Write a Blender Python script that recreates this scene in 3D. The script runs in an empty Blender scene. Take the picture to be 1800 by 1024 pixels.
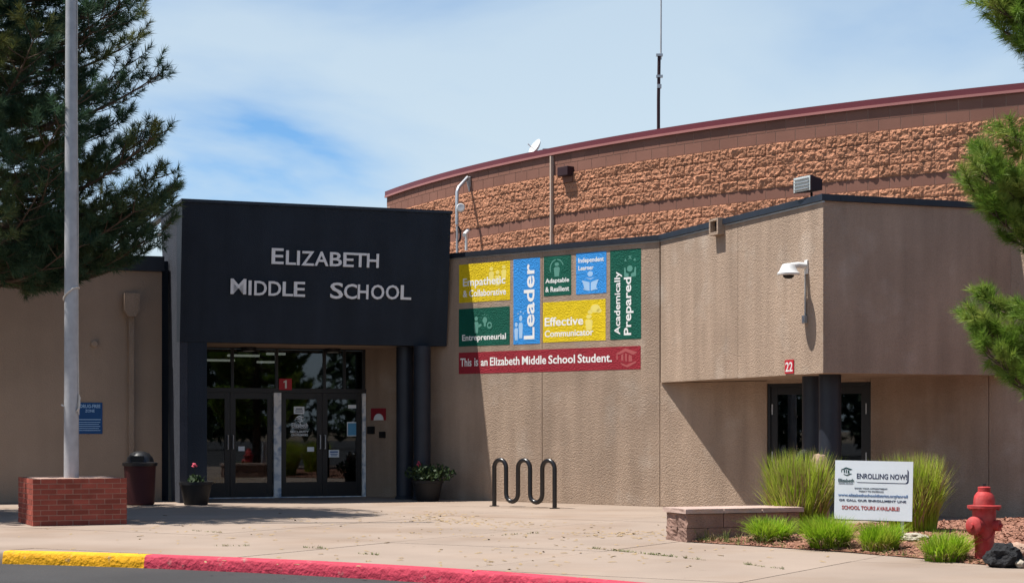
import bpy, bmesh, math, random
import numpy as np
from mathutils import Vector, Matrix, noise as mnoise

random.seed(7); rng = np.random.default_rng(7)
SC = bpy.context.scene; COL = SC.collection
R = math.radians; PI = math.pi

# ------------------------------------------------------------------ camera, world, sun, exposure
FPX, CX, HY, EYE = 3040.0, 900.0, 755.0, 1.42          # calibrated on the 1800 px photograph
cam = bpy.data.objects.new('camera', bpy.data.cameras.new('camera')); COL.objects.link(cam)
cam.location = (0, 0, EYE); cam.rotation_euler = (PI/2, 0, 0)
cam.data.sensor_width = 36; cam.data.lens = FPX/1800*36
cam.data.shift_y = (HY-512)/1800; cam.data.clip_end = 5000
SC.camera = cam

SUNV = Vector((-1.039, -0.069, 2.37)).normalized()
sun = bpy.data.objects.new('sun', bpy.data.lights.new('sun', 'SUN')); COL.objects.link(sun)
sun.data.energy = 5.0; sun.data.angle = R(0.53); sun.data.color = (1.0, 0.955, 0.89)
sun.rotation_euler = SUNV.to_track_quat('Z', 'Y').to_euler(); sun.location = (-20, 0, 40)
W = bpy.data.worlds.new('World'); SC.world = W; W.use_nodes = True
nt = W.node_tree; nt.nodes.clear()
def wn(t): return nt.nodes.new(t)
out = wn('ShaderNodeOutputWorld'); bg = wn('ShaderNodeBackground'); sky = wn('ShaderNodeTexSky')
sky.sky_type = 'NISHITA'; sky.sun_disc = False; sky.altitude = 1900; sky.air_density = 1.0; sky.dust_density = 0.3; sky.ozone_density = 2.5
sky.sun_elevation = math.asin(SUNV.z); sky.sun_rotation = math.atan2(SUNV.x, SUNV.y)
bg.inputs[1].default_value = 0.05
tc = wn('ShaderNodeTexCoord'); sep = wn('ShaderNodeSeparateXYZ'); nt.links.new(tc.outputs['Generated'], sep.inputs[0])
den = wn('ShaderNodeMath'); den.operation = 'ADD'; den.inputs[1].default_value = 0.22; nt.links.new(sep.outputs[2], den.inputs[0])
dvx = wn('ShaderNodeMath'); dvx.operation = 'DIVIDE'; nt.links.new(sep.outputs[0], dvx.inputs[0]); nt.links.new(den.outputs[0], dvx.inputs[1])
dvy = wn('ShaderNodeMath'); dvy.operation = 'DIVIDE'; nt.links.new(sep.outputs[1], dvy.inputs[0]); nt.links.new(den.outputs[0], dvy.inputs[1])
cmb = wn('ShaderNodeCombineXYZ'); nt.links.new(dvx.outputs[0], cmb.inputs[0]); nt.links.new(dvy.outputs[0], cmb.inputs[1])
cn = wn('ShaderNodeTexNoise'); cn.inputs['Scale'].default_value = 1.2; cn.inputs['Detail'].default_value = 7; cn.inputs['Roughness'].default_value = 0.5
cn.inputs['Distortion'].default_value = 0.35
mp = wn('ShaderNodeMapping'); mp.inputs['Location'].default_value = (3.06, 1.7, 0.4); nt.links.new(cmb.outputs[0], mp.inputs[0]); nt.links.new(mp.outputs[0], cn.inputs['Vector'])
cr = wn('ShaderNodeValToRGB'); cr.color_ramp.elements[0].position = 0.36; cr.color_ramp.elements[1].position = 0.57
nt.links.new(cn.outputs['Fac'], cr.inputs[0])
sl = wn('ShaderNodeMath'); sl.operation = 'MAXIMUM'; sl.inputs[1].default_value = 0.03; nt.links.new(sep.outputs[2], sl.inputs[0])
tau = wn('ShaderNodeMath'); tau.operation = 'MULTIPLY_ADD'; tau.inputs[1].default_value = 0.35; tau.inputs[2].default_value = 0.012; nt.links.new(cr.outputs[0], tau.inputs[0])
pth = wn('ShaderNodeMath'); pth.operation = 'DIVIDE'; nt.links.new(tau.outputs[0], pth.inputs[0]); nt.links.new(sl.outputs[0], pth.inputs[1])
ng = wn('ShaderNodeMath'); ng.operation = 'MULTIPLY'; ng.inputs[1].default_value = -1; nt.links.new(pth.outputs[0], ng.inputs[0])
ex = wn('ShaderNodeMath'); ex.operation = 'EXPONENT'; nt.links.new(ng.outputs[0], ex.inputs[0])
mul = wn('ShaderNodeMath'); mul.operation = 'SUBTRACT'; mul.inputs[0].default_value = 1.0; nt.links.new(ex.outputs[0], mul.inputs[1])
mx = wn('ShaderNodeMix'); mx.data_type = 'RGBA'; mx.inputs[7].default_value = (7.9, 9.4, 10.4, 1)
nt.links.new(mul.outputs[0], mx.inputs[0]); gain = wn('ShaderNodeVectorMath'); gain.operation = 'MULTIPLY'; gain.inputs[1].default_value = (0.98, 1.5, 1.8); nt.links.new(sky.outputs[0], gain.inputs[0]); nt.links.new(gain.outputs[0], mx.inputs[6]); nt.links.new(mx.outputs[2], bg.inputs[0])
nt.links.new(bg.outputs[0], out.inputs[0])
SC.view_settings.view_transform = 'Standard'; SC.view_settings.look = 'None'
SC.view_settings.gamma = 1; SC.view_settings.use_curve_mapping = False; SC.view_settings.exposure = 0.75

# ------------------------------------------------------------------ pixel helpers (directions only; depth from the plane or ground touched)
def gp(px, py, z=0.0):
    d = FPX*(EYE-z)/(py-HY); return ((px-CX)/FPX*d, d)
def zat(py, d): return EYE+(HY-py)*d/FPX
class Fr:                                   # vertical reference plane: origin (x,y), heading of its rightward axis
    def __init__(s, ox, oy, deg): s.o = (ox, oy); s.a = R(deg); s.c, s.s = math.cos(s.a), math.sin(s.a)
    def w(s, x, y): return (s.o[0]+x*s.c-y*s.s, s.o[1]+x*s.s+y*s.c)
    def u(s, px, y=0.0):                    # local x where the ray of column px meets the plane at local depth y
        k = (px-CX)/FPX; bx, by = s.w(0, y); return (k*by-bx)/(s.c-k*s.s)
    def z(s, px, py, y=0.0): return zat(py, s.w(s.u(px, y), y)[1])

P0 = ((316-CX)/FPX*33.5, 33.5)
TW = Fr(P0[0], P0[1], 20)                   # entrance portal
A0 = ((1160-CX)/FPX*32.0, 32.0)
WA = Fr(A0[0], A0[1], -40)                  # mural wall
OV = Fr(A0[0], A0[1], -70)                  # overhang front
OVL = OV.u(1447)
DW = Fr(*WA.w(WA.u(1348), 0), -40)           # wall with door 22

# ------------------------------------------------------------------ materials
M = {}
def pm(name, col, rough=0.8, var=0.12, vs=2.0, bump=0.0, bs=40.0, bd=0.01, metal=0.0, spec=0.3, rnd=0.0, streak=0.0, fine=0.0, emis=0.0, tint=None, tints=0.5, tr=(0.46, 0.68), transl=0.0, spot=None):
    if not emis: col = tuple(c*0.82 for c in col); tint = tuple(c*0.82 for c in tint) if tint else None
    m = bpy.data.materials.new(name); m.use_nodes = True; n = m.node_tree; L = n.links.new
    b = n.nodes['Principled BSDF']; b.inputs['Roughness'].default_value = rough; b.inputs['Metallic'].default_value = metal
    b.inputs['Specular IOR Level'].default_value = spec
    geo = n.nodes.new('ShaderNodeNewGeometry')
    def noise(scale, detail=5, vec=None):
        t = n.nodes.new('ShaderNodeTexNoise'); t.inputs['Scale'].default_value = scale; t.inputs['Detail'].default_value = detail
        L(vec or geo.outputs['Position'], t.inputs['Vector']); return t.outputs['Fac']
    def rngmap(src, lo, hi, a=0.25, c=0.75):
        t = n.nodes.new('ShaderNodeMapRange'); t.inputs[1].default_value = a; t.inputs[2].default_value = c
        t.inputs[3].default_value = lo; t.inputs[4].default_value = hi; L(src, t.inputs[0]); return t.outputs[0]
    def mulv(a, c):
        t = n.nodes.new('ShaderNodeMath'); t.operation = 'MULTIPLY'; L(a, t.inputs[0]); L(c, t.inputs[1]); return t.outputs[0]
    f = rngmap(noise(vs), 1-var, 1+var)
    if fine: f = mulv(f, rngmap(noise(bs*1.5, 3), 1-fine, 1+fine))
    if streak:
        mpn = n.nodes.new('ShaderNodeMapping'); mpn.inputs['Scale'].default_value = (1, 1, 0.12); L(geo.outputs['Position'], mpn.inputs[0])
        f = mulv(f, rngmap(noise(3.2, 5, mpn.outputs[0]), 1-streak, 1+streak*0.7))
    if rnd:
        oi = n.nodes.new('ShaderNodeObjectInfo'); f = mulv(f, rngmap(oi.outputs['Random'], 1-rnd, 1+rnd, 0, 1))
    if spot: f = mulv(f, rngmap(noise(spot[0], 2), 1, spot[3], spot[1], spot[2]))
    colsock = None
    if tint:
        mt = n.nodes.new('ShaderNodeMix'); mt.data_type = 'RGBA'; mt.inputs[6].default_value = (*col, 1); mt.inputs[7].default_value = (*tint, 1)
        L(rngmap(noise(tints, 4), 0, 1, *tr), mt.inputs[0]); colsock = mt.outputs[2]
    vm = n.nodes.new('ShaderNodeVectorMath'); vm.operation = 'SCALE'
    if colsock: L(colsock, vm.inputs[0])
    else: vm.inputs[0].default_value = col
    L(f, vm.inputs['Scale']); L(vm.outputs[0], b.inputs['Base Color'])
    if bump:
        bp = n.nodes.new('ShaderNodeBump'); bp.inputs['Strength'].default_value = bump; bp.inputs['Distance'].default_value = bd
        L(noise(bs, 6), bp.inputs['Height']); L(bp.outputs[0], b.inputs['Normal'])
    if transl:
        tb = n.nodes.new('ShaderNodeBsdfTranslucent'); ms_ = n.nodes.new('ShaderNodeMixShader'); ms_.inputs[0].default_value = transl
        L(vm.outputs[0], tb.inputs[0]); L(b.outputs[0], ms_.inputs[1]); L(tb.outputs[0], ms_.inputs[2]); L(ms_.outputs[0], n.nodes['Material Output'].inputs[0])
    if emis: b.inputs['Emission Color'].default_value = (*col, 1); b.inputs['Emission Strength'].default_value = emis
    M[name] = m; return m
pm('stucco', (0.425, 0.315, 0.235), 0.92, 0.10, 1.1, 0.8, 38, 0.025, spec=0.1, streak=0.22, fine=0.13, tint=(0.49, 0.39, 0.31), tints=1.4, tr=(0.55, 0.75))
pm('stucco_even', (0.425, 0.315, 0.235), 0.92, 0.08, 1.1, 0.5, 42, 0.02, spec=0.1, streak=0.06, fine=0.05)  # same base colour as stucco, with less streak, grain and relief
pm('navy_stucco', (0.020, 0.028, 0.041), 0.8, 0.16, 1.2, 0.6, 50, 0.015, spec=0.25, streak=0.22, fine=0.12)
pm('navy_sunlit', (0.055, 0.06, 0.075), 0.9, 0.15, 3, 0.8, 45, 0.02, spec=0.1, fine=0.15)  # navy stucco lightened to grey for the sun on the fin
pm('navy_metal', (0.017, 0.023, 0.036), 0.5, 0.2, 3, 0.15, 20, 0.01, spec=0.4, streak=0.25)
pm('dark_bronze', (0.010, 0.010, 0.012), 0.4, 0.1, 2, spec=0.4)
pm('alu', (0.55, 0.56, 0.57), 0.42, 0.12, 4, metal=0.55, spec=0.5)
pm('alu_post', (0.88, 0.88, 0.86), 0.5, 0.1, 6, spec=0.4, tint=(0.28, 0.38, 0.52), tints=7)  # sun and reflections on the metal put into white and bluish patches, besides wear
pm('letter_alu', (0.86, 0.87, 0.88), 0.5, 0.06, 3, metal=0.0, spec=0.4)
pm('white_paint', (0.78, 0.78, 0.76), 0.5, 0.05, 3)
pm('black_rubber', (0.012, 0.012, 0.013), 0.6, 0.1, 3)
pm('red_coping', (0.16, 0.028, 0.036), 0.45, 0.1, 1, spec=0.4)
pm('red_edge', (0.42, 0.17, 0.15), 0.5, 0.1, 1, spec=0.4)
pm('block_smooth', (0.255, 0.125, 0.092), 0.9, 0.10, 1.2, 0.3, 70, 0.01, spec=0.1, rnd=0.07, fine=0.06)
pm('block_split', (0.48, 0.228, 0.135), 0.95, 0.18, 3.0, 1.0, 16, 0.06, spec=0.08, rnd=0.10, fine=0.15)
pm('mortar', (0.40, 0.25, 0.19), 0.95, 0.12, 6)
pm('brick', (0.31, 0.075, 0.052), 0.85, 0.16, 9, 0.4, 70, 0.006, spec=0.15, rnd=0.22, fine=0.12)
pm('brick_mortar', (0.50, 0.33, 0.26), 0.95, 0.2, 8, 0.4, 80, 0.006)
pm('concrete', (0.335, 0.262, 0.21), 0.9, 0.10, 0.8, 0.35, 55, 0.006, spec=0.15, rnd=0.045, fine=0.07, tint=(0.30, 0.222, 0.168), tints=0.55, tr=(0.48, 0.70), spot=(7.0, 0.70, 0.76, 0.72))
pm('asphalt', (0.058, 0.056, 0.056), 0.92, 0.18, 0.7, 0.9, 90, 0.01, spec=0.2, fine=0.35)
pm('dirt', (0.20, 0.15, 0.10), 0.95, 0.2, 0.5)
pm('kerb_yellow', (0.84, 0.41, 0.012), 0.75, 0.16, 4, 0.8, 18, 0.03, spec=0.2, tint=(0.42, 0.30, 0.17), tints=7, tr=(0.63, 0.74))
pm('kerb_red', (0.52, 0.050, 0.085), 0.7, 0.18, 4, 0.8, 18, 0.03, spec=0.2, tint=(0.40, 0.22, 0.19), tints=7, tr=(0.64, 0.75))
pm('mulch', (0.24, 0.115, 0.075), 0.95, 0.3, 9, 0.8, 40, 0.03, spec=0.08)
pm('chip', (0.33, 0.165, 0.115), 0.9, 0.45, 14, spec=0.1)
pm('soil', (0.07, 0.045, 0.03), 0.95, 0.3, 8)
pm('pole_metal', (0.46, 0.46, 0.47), 0.5, 0.14, 7, 0.2, 30, 0.004, metal=0.1, streak=0.1)
pm('rope', (0.62, 0.58, 0.52), 0.9, 0.1, 20)
pm('hydrant_red', (0.46, 0.045, 0.045), 0.62, 0.28, 9, 0.4, 60, 0.006, spec=0.25, tint=(0.52, 0.13, 0.12), tints=6, tr=(0.45, 0.75))
pm('bark', (0.095, 0.065, 0.045), 0.95, 0.3, 6, 0.9, 25, 0.03)
pm('needle_dark', (0.058, 0.115, 0.060), 0.6, 0.35, 0.9, spec=0.25, tint=(0.17, 0.18, 0.045), tints=0.42, tr=(0.48, 0.64), transl=0.3)
pm('needle_light', (0.17, 0.29, 0.035), 0.55, 0.35, 5, spec=0.3, tint=(0.33, 0.38, 0.08), tints=2.5, transl=0.35)
pm('grass_blade', (0.46, 0.60, 0.05), 0.6, 0.3, 7, spec=0.25, tint=(0.48, 0.42, 0.13), tints=4, transl=0.45)
pm('grass_bright', (0.28, 0.47, 0.02), 0.6, 0.25, 7, spec=0.25, tint=(0.44, 0.50, 0.06), tints=5, transl=0.45)
pm('grass_dry', (0.36, 0.25, 0.13), 0.8, 0.3, 7)
pm('weed', (0.14, 0.18, 0.04), 0.8, 0.4, 12, tint=(0.35, 0.26, 0.12), tints=6)
pm('leaf', (0.035, 0.065, 0.022), 0.6, 0.3, 8, transl=0.3)
pm('petal', (0.55, 0.05, 0.10), 0.6, 0.15, 9)
pm('lava', (0.020, 0.020, 0.022), 0.9, 0.4, 18, 1.0, 35, 0.03)
pm('rock', (0.40, 0.27, 0.20), 0.9, 0.25, 6, 0.8, 25, 0.03)
pm('rock_pale', (0.48, 0.42, 0.34), 0.9, 0.2, 6, 0.8, 25, 0.03)
pm('retain', (0.30, 0.185, 0.145), 0.95, 0.14, 5, 0.7, 30, 0.02, rnd=0.1, fine=0.12)
pm('retain_cap', (0.50, 0.36, 0.30), 0.9, 0.12, 5, 0.5, 30, 0.012, rnd=0.06)
pm('bin_red', (0.060, 0.012, 0.014), 0.6, 0.12, 5)
pm('bin_black', (0.014, 0.014, 0.016), 0.4, 0.1, 5, spec=0.5)
pm('pot', (0.014, 0.014, 0.016), 0.6, 0.15, 5)
pm('rack_black', (0.012, 0.010, 0.010), 0.28, 0.1, 5, spec=0.6)
pm('sign_blue', (0.012, 0.085, 0.26), 0.5, 0.06, 4)
pm('sign_red', (0.50, 0.02, 0.035), 0.5, 0.06, 4)
pm('mural_yellow', (0.88, 0.64, 0.012), 0.75, 0.06, 4, 1.0, 38, 0.03, spec=0.2, streak=0.10, fine=0.14)
pm('mural_green', (0.004, 0.115, 0.075), 0.75, 0.08, 4, 1.0, 38, 0.03, spec=0.2, streak=0.10, fine=0.14)
pm('mural_blue', (0.045, 0.34, 0.86), 0.75, 0.06, 4, 1.0, 38, 0.03, spec=0.2, streak=0.10, fine=0.14)
pm('mural_red', (0.36, 0.026, 0.042), 0.75, 0.06, 4, 1.0, 38, 0.03, spec=0.2, streak=0.10, fine=0.14)
pm('mural_white', (0.98, 0.98, 0.95), 0.75, 0.05, 4, 0.3, 42, 0.012)
pm('icon_yellow', (0.95, 0.80, 0.20), 0.75, 0.05, 4)
pm('icon_green', (0.12, 0.34, 0.27), 0.75, 0.05, 4)
pm('icon_blue', (0.42, 0.66, 0.95), 0.75, 0.05, 4)
pm('icon_red', (0.47, 0.11, 0.11), 0.75, 0.05, 4)
pm('board_white', (0.86, 0.92, 0.98), 0.5, 0.03, 4)
pm('ink_navy', (0.02, 0.03, 0.09), 0.6, 0.05, 4)
pm('ink_grey', (0.10, 0.13, 0.18), 0.6, 0.05, 4)
pm('ink_blue', (0.10, 0.20, 0.42), 0.6, 0.05, 4)
pm('ink_red', (0.50, 0.06, 0.05), 0.6, 0.05, 4)
pm('ink_teal', (0.012, 0.06, 0.06), 0.6, 0.05, 4)
pm('paper', (0.92, 0.96, 0.98), 0.6, 0.05, 4)
pm('paper_blue', (0.12, 0.38, 0.62), 0.6, 0.08, 14)
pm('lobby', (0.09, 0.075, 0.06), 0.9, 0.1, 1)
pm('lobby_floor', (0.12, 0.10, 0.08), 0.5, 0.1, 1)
pm('lamp', (1.0, 0.95, 0.82), 0.5, 0.0, 1, emis=1.1)
pm('lens_grey', (0.62, 0.66, 0.64), 0.35, 0.05, 5)
pm('vent_dark', (0.035, 0.012, 0.016), 0.7, 0.1, 5)
pm('roofing', (0.20, 0.19, 0.18), 0.95, 0.1, 1)
pm('joint_caulk', (0.58, 0.45, 0.36), 0.9, 0.05, 5)
pm('far_leaf', (0.03, 0.055, 0.02), 0.8, 0.4, 0.3)
def glassmat():
    m = bpy.data.materials.new('glass'); m.use_nodes = True; n = m.node_tree; n.nodes.clear(); L = n.links.new
    o = n.nodes.new('ShaderNodeOutputMaterial'); mxs = n.nodes.new('ShaderNodeMixShader'); t = n.nodes.new('ShaderNodeBsdfTransparent'); g = n.nodes.new('ShaderNodeBsdfGlossy')
    t.inputs[0].default_value = (0.24, 0.26, 0.26, 1); g.inputs['Roughness'].default_value = 0.015; g.inputs[0].default_value = (0.9, 0.95, 1, 1)
    fr = n.nodes.new('ShaderNodeFresnel'); fr.inputs[0].default_value = 1.75
    L(fr.outputs[0], mxs.inputs[0]); L(t.outputs[0], mxs.inputs[1]); L(g.outputs[0], mxs.inputs[2]); L(mxs.outputs[0], o.inputs[0]); M['glass'] = m
glassmat()

# ------------------------------------------------------------------ mesh helpers
class B:
    def __init__(s): s.v = []; s.f = []
    def add(s, vs, fs):
        k = len(s.v); s.v += [tuple(p) for p in vs]; s.f += [tuple(i+k for i in f) for f in fs]; return s
    def box(s, x0, x1, y0, y1, z0, z1):
        return s.add([(x0,y0,z0),(x1,y0,z0),(x1,y1,z0),(x0,y1,z0),(x0,y0,z1),(x1,y0,z1),(x1,y1,z1),(x0,y1,z1)],
                     [(0,3,2,1),(4,5,6,7),(0,1,5,4),(1,2,6,5),(2,3,7,6),(3,0,4,7)])
    def prism_y(s, poly, y0, y1):           # poly of (x,z) counter-clockwise seen from -Y
        n = len(poly); vs = [(x, y0, z) for x, z in poly]+[(x, y1, z) for x, z in poly]
        return s.add(vs, [tuple(range(n)), tuple(range(2*n-1, n-1, -1))]+[(i, n+i, n+(i+1) % n, (i+1) % n) for i in range(n)])
    def prism_z(s, poly, z0, z1):
        n = len(poly); a = sum(poly[i][0]*poly[(i+1) % n][1]-poly[(i+1) % n][0]*poly[i][1] for i in range(n))
        if a < 0: poly = poly[::-1]
        vs = [(x, y, z0) for x, y in poly]+[(x, y, z1) for x, y in poly]
        return s.add(vs, [tuple(range(n-1, -1, -1)), tuple(range(n, 2*n))]+[(i, (i+1) % n, n+(i+1) % n, n+i) for i in range(n)])
    def tube(s, pts, rad, n=10, cap=True):
        pts = [Vector(p) for p in pts]; rads = rad if isinstance(rad, (list, tuple)) else [rad]*len(pts)
        vs = []; fs = []; up = None
        for i, p in enumerate(pts):
            t = (pts[min(i+1, len(pts)-1)]-pts[max(i-1, 0)]).normalized()
            if up is None: up = Vector((0, 0, 1)) if abs(t.z) < 0.9 else Vector((1, 0, 0))
            a = (up-t*up.dot(t)).normalized(); up = a; c = t.cross(a)
            for k in range(n):
                th = 2*PI*k/n; vs.append(p+(a*math.cos(th)+c*math.sin(th))*rads[i])
        for i in range(len(pts)-1):
            for k in range(n): fs.append((i*n+k, i*n+(k+1) % n, (i+1)*n+(k+1) % n, (i+1)*n+k))
        if cap: fs += [tuple(range(n-1, -1, -1)), tuple(range((len(pts)-1)*n, len(pts)*n))]
        return s.add(vs, fs)
    def lathe(s, prof, n=20, axis=None, origin=(0, 0, 0)):   # prof: (r,h)
        q = Vector((0, 0, 1)).rotation_difference(Vector(axis)).to_matrix() if axis else Matrix.Identity(3)
        vs = []; fs = []; o = Vector(origin)
        for r, h in prof:
            for k in range(n):
                th = 2*PI*k/n; vs.append(o+q @ Vector((max(r, 1e-4)*math.cos(th), max(r, 1e-4)*math.sin(th), h)))
        for i in range(len(prof)-1):
            for k in range(n): fs.append((i*n+k, i*n+(k+1) % n, (i+1)*n+(k+1) % n, (i+1)*n+k))
        fs += [tuple(range(n-1, -1, -1)), tuple(range((len(prof)-1)*n, len(prof)*n))]
        return s.add(vs, fs)
    def mesh(s, name, mat, smooth=False):
        m = bpy.data.meshes.new(name); m.from_pydata(s.v, [], s.f); m.materials.append(M[mat]); m.update()
        if smooth:
            m.polygons.foreach_set('use_smooth', [True]*len(m.polygons)); m.set_sharp_from_angle(angle=R(38))
        return m
def link(name, mesh, parent=None, loc=None, rz=0.0):
    o = bpy.data.objects.new(name, mesh); COL.objects.link(o)
    if parent: o.parent = parent
    if loc is not None: o.location = loc
    if rz: o.rotation_euler = (0, 0, rz)
    return o
def part(name, b, mat, parent, fr=None, smooth=False, bev=0.0, label=None, z=0.0, kind=None):
    """a mesh child; fr = world frame (its parent sits unrotated at parent.location)"""
    o = link(name, b.mesh(name, mat, smooth), parent)
    if fr is not None:
        o.location = Vector((fr.o[0], fr.o[1], z))-parent.location; o.rotation_euler = (0, 0, fr.a)
    if bev:
        md = o.modifiers.new('bevel', 'BEVEL'); md.width = bev; md.segments = 2; md.limit_method = 'ANGLE'; md.angle_limit = R(40)
    if label: o['label'] = label
    if kind: o['kind'] = kind
    return o
def tag(o, label, cat, group=None):
    o['label'] = label; o['category'] = cat
    if group: o['group'] = group
    return o
def thing(name, label, cat, loc, rz=0.0, group=None):
    o = bpy.data.objects.new(name, None); COL.objects.link(o); o.empty_display_size = 0.2
    o.location = loc; o.rotation_euler = (0, 0, rz); return tag(o, label, cat, group)
def onwall(fr, px, py, y=0.0):              # world location of a pixel on a wall plane
    u = fr.u(px, y); x, yy = fr.w(u, y); return (x, yy, zat(py, yy))
def struct(name, b, mat, parent=None, smooth=False):
    o = link(name, b.mesh(name, mat, smooth), parent)
    if not parent: o['kind'] = 'structure'
    return o
def npmesh(name, v, f, mat):
    m = bpy.data.meshes.new(name); v = np.asarray(v, np.float32).reshape(-1, 3); f = np.asarray(f, np.int32); k = f.shape[1]
    m.vertices.add(len(v)); m.vertices.foreach_set('co', v.ravel()); m.loops.add(f.size); m.loops.foreach_set('vertex_index', f.ravel())
    m.polygons.add(len(f)); m.polygons.foreach_set('loop_start', np.arange(len(f), dtype=np.int32)*k)
    m.polygons.foreach_set('loop_total', np.full(len(f), k, np.int32)); m.materials.append(M[mat]); m.update(); m.validate(); return m

# text: every string is turned into a mesh once, then fitted into a rectangle
STR = ['Empathetic', '& Collaborative', 'Entrepreneurial', 'Leader', 'Adaptable', '& Resilient', 'Independent', 'Learner', 'Effective',
       'Communicator', 'Academically', 'Prepared', 'This', 'is', 'an', 'Middle', 'School', 'Student.', 'DRUG-FREE', 'ZONE', '22',
       'ENROLLING NOW!', 'Elizabeth', 'SCHOOL DISTRICT', 'BOOK YOUR APPOINTMENT', 'TODAY TO SCHEDULE', 'www.elizabethschooldistrict.org/enroll', 'OR CALL OUR ENROLLMENT LINE',
       'SCHOOL TOURS AVAILABLE!', 'SECURITY', 'ON PREMISES'] + list('ELIZABTHMDSCO')
TXT = {}
def make_text():
    tmp = []
    for s in dict.fromkeys(STR):
        c = bpy.data.curves.new('t', 'FONT'); c.body = s; c.extrude = 0.5; c.resolution_u = 3; c.offset = 0.018 if len(s) > 1 else 0.012
        o = bpy.data.objects.new('t', c); COL.objects.link(o); tmp.append((s, o, c))
    bpy.context.view_layer.update(); dg = bpy.context.evaluated_depsgraph_get()
    for s, o, c in tmp:
        me = bpy.data.meshes.new_from_object(o.evaluated_get(dg)); v = np.array([p.co[:] for p in me.vertices])
        TXT[s] = (v, [tuple(p.vertices) for p in me.polygons]); bpy.data.meshes.remove(me)
    for s, o, c in tmp: bpy.data.objects.remove(o); bpy.data.curves.remove(c)
make_text()
def text(name, s, rect, y, mat, parent, depth=0.003, vert=False, yfun=None, fr=None):
    x0, x1, z0, z1 = rect; v, f = TXT[s]; v = v.copy()
    if vert: v = np.stack([-v[:, 1], v[:, 0], v[:, 2]], 1)
    lo, hi = v.min(0), v.max(0); n = (v-lo)/(hi-lo)
    X = x0+n[:, 0]*(x1-x0); Z = z0+n[:, 1]*(z1-z0); Y = y-n[:, 2]*depth
    if yfun: Y = Y+np.array([yfun(z) for z in Z])
    b = B(); b.add(np.stack([X, Y, Z], 1).tolist(), f)
    return part(name, b, mat, parent, fr)

# ------------------------------------------------------------------ ground, road, kerb, plaza, bed
g = B(); g.add([(-1500, -1500, -0.22), (1500, -1500, -0.22), (1500, 1500, -0.22), (-1500, 1500, -0.22)], [(0, 1, 2, 3)]); struct('ground', g, 'dirt')
KP = [(-26, 26.0), (-14, 22.6), (-9, 21.3), gp(-30, 968), gp(110, 970), gp(255, 975), gp(480, 983.5), gp(700, 995), gp(880, 1006.5), gp(1060, 1021)]
last = Vector(KP[-1]); dr = (last-Vector(KP[-2])).normalized()
KP += [tuple(last+dr*k+Vector((0, -0.02*k*k))) for k in (2, 5, 9)]
def densify(p, step=0.25):
    o = []
    for a, c in zip(p[:-1], p[1:]):
        a, c = Vector(a), Vector(c); n = max(1, int((c-a).length/step))
        o += [a.lerp(c, i/n) for i in range(n)]
    return o+[Vector(p[-1])]
def smoothline(p, it=12):
    for _ in range(it): p = [p[0]]+[(p[i-1]+p[i]*2+p[i+1])/4 for i in range(1, len(p)-1)]+[p[-1]]
    return p
KL = smoothline(densify(KP))
def normals(p):
    o = []
    for i in range(len(p)):
        t = (p[min(i+1, len(p)-1)]-p[max(i-1, 0)]).normalized(); o.append(Vector((-t.y, t.x)))
    return o
KN = normals(KL)
road = B(); road.add([(p.x, p.y+0.03, -0.145) for p in KL]+[(60, KL[-1].y, -0.145), (160, -140, -0.145), (-160, -140, -0.145), (-160, 26, -0.145)],
                     [tuple(range(len(KL)+4))[::-1]]); struct('road', road, 'asphalt')
def kerbseg(i0, i1, mat, label):
    b = B(); prof = [(-0.01, -0.2), (-0.012, -0.10), (0.0, -0.03), (0.012, -0.008), (0.035, 0.004), (0.16, 0.004), (0.16, -0.2)]
    n = len(prof); vs = []
    for i in range(i0, i1+1):
        for k, (a, z) in enumerate(prof):
            j = 0.009*mnoise.noise(Vector((KL[i].x*3, KL[i].y*3, k*0.7))) if k < 5 else 0
            p = KL[i]+KN[i]*(a+j); vs.append((p.x, p.y, z+(j*0.6 if 1 < k < 6 else 0)))
    fs = [(r*n+k, (r+1)*n+k, (r+1)*n+k+1, r*n+k+1) for r in range(i1-i0) for k in range(n-1)]
    fs += [tuple(range(n)), tuple(range((i1-i0)*n+n-1, (i1-i0)*n-1, -1))]
    b.add(vs, fs); o = struct('kerb', b, mat, smooth=True); o['label'] = label; return o
ky = min(range(len(KL)), key=lambda i: abs(KL[i].x/KL[i].y-(255-CX)/FPX)); k0 = min(range(len(KL)), key=lambda i: abs(KL[i].x/KL[i].y-(4-CX)/FPX))
kerbseg(0, k0, 'concrete', 'bare concrete kerb at the far left of the road')
kerbseg(k0, ky, 'kerb_yellow', 'yellow painted kerb at the left end of the road edge')
kerbseg(ky, len(KL)-1, 'kerb_red', 'red painted kerb along the plaza edge')
# plaza: slabs with recessed joints
plaza = B(); back = [(p+n*0.162) for p, n in zip(KL, KN)]
outer = [(p.x, p.y) for p in back]+[(30, back[-1].y), (30, 45), (-30, 45)]
plaza.add([(x, y, -0.02) for x, y in outer], [tuple(range(len(outer)))]); plz = struct('plaza', plaza, 'soil')
def clip(poly, cell):
    for i in range(len(cell)):
        a, c = cell[i], cell[(i+1) % len(cell)]; o = []
        def side(p): return (c[0]-a[0])*(p[1]-a[1])-(c[1]-a[1])*(p[0]-a[0])
        for k in range(len(poly)):
            p, q = poly[k], poly[(k+1) % len(poly)]; sp, sq = side(p), side(q)
            if sp >= 0: o.append(p)
            if sp*sq < 0: t = sp/(sp-sq); o.append((p[0]+(q[0]-p[0])*t, p[1]+(q[1]-p[1])*t))
        poly = o
        if len(poly) < 3: return []
    return poly
ga = R(-31); gu = Vector((math.cos(ga), math.sin(ga))); gv = Vector((-math.sin(ga), math.cos(ga))); GO = Vector(gp(1060, 968)); SZ = 3.05
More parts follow.
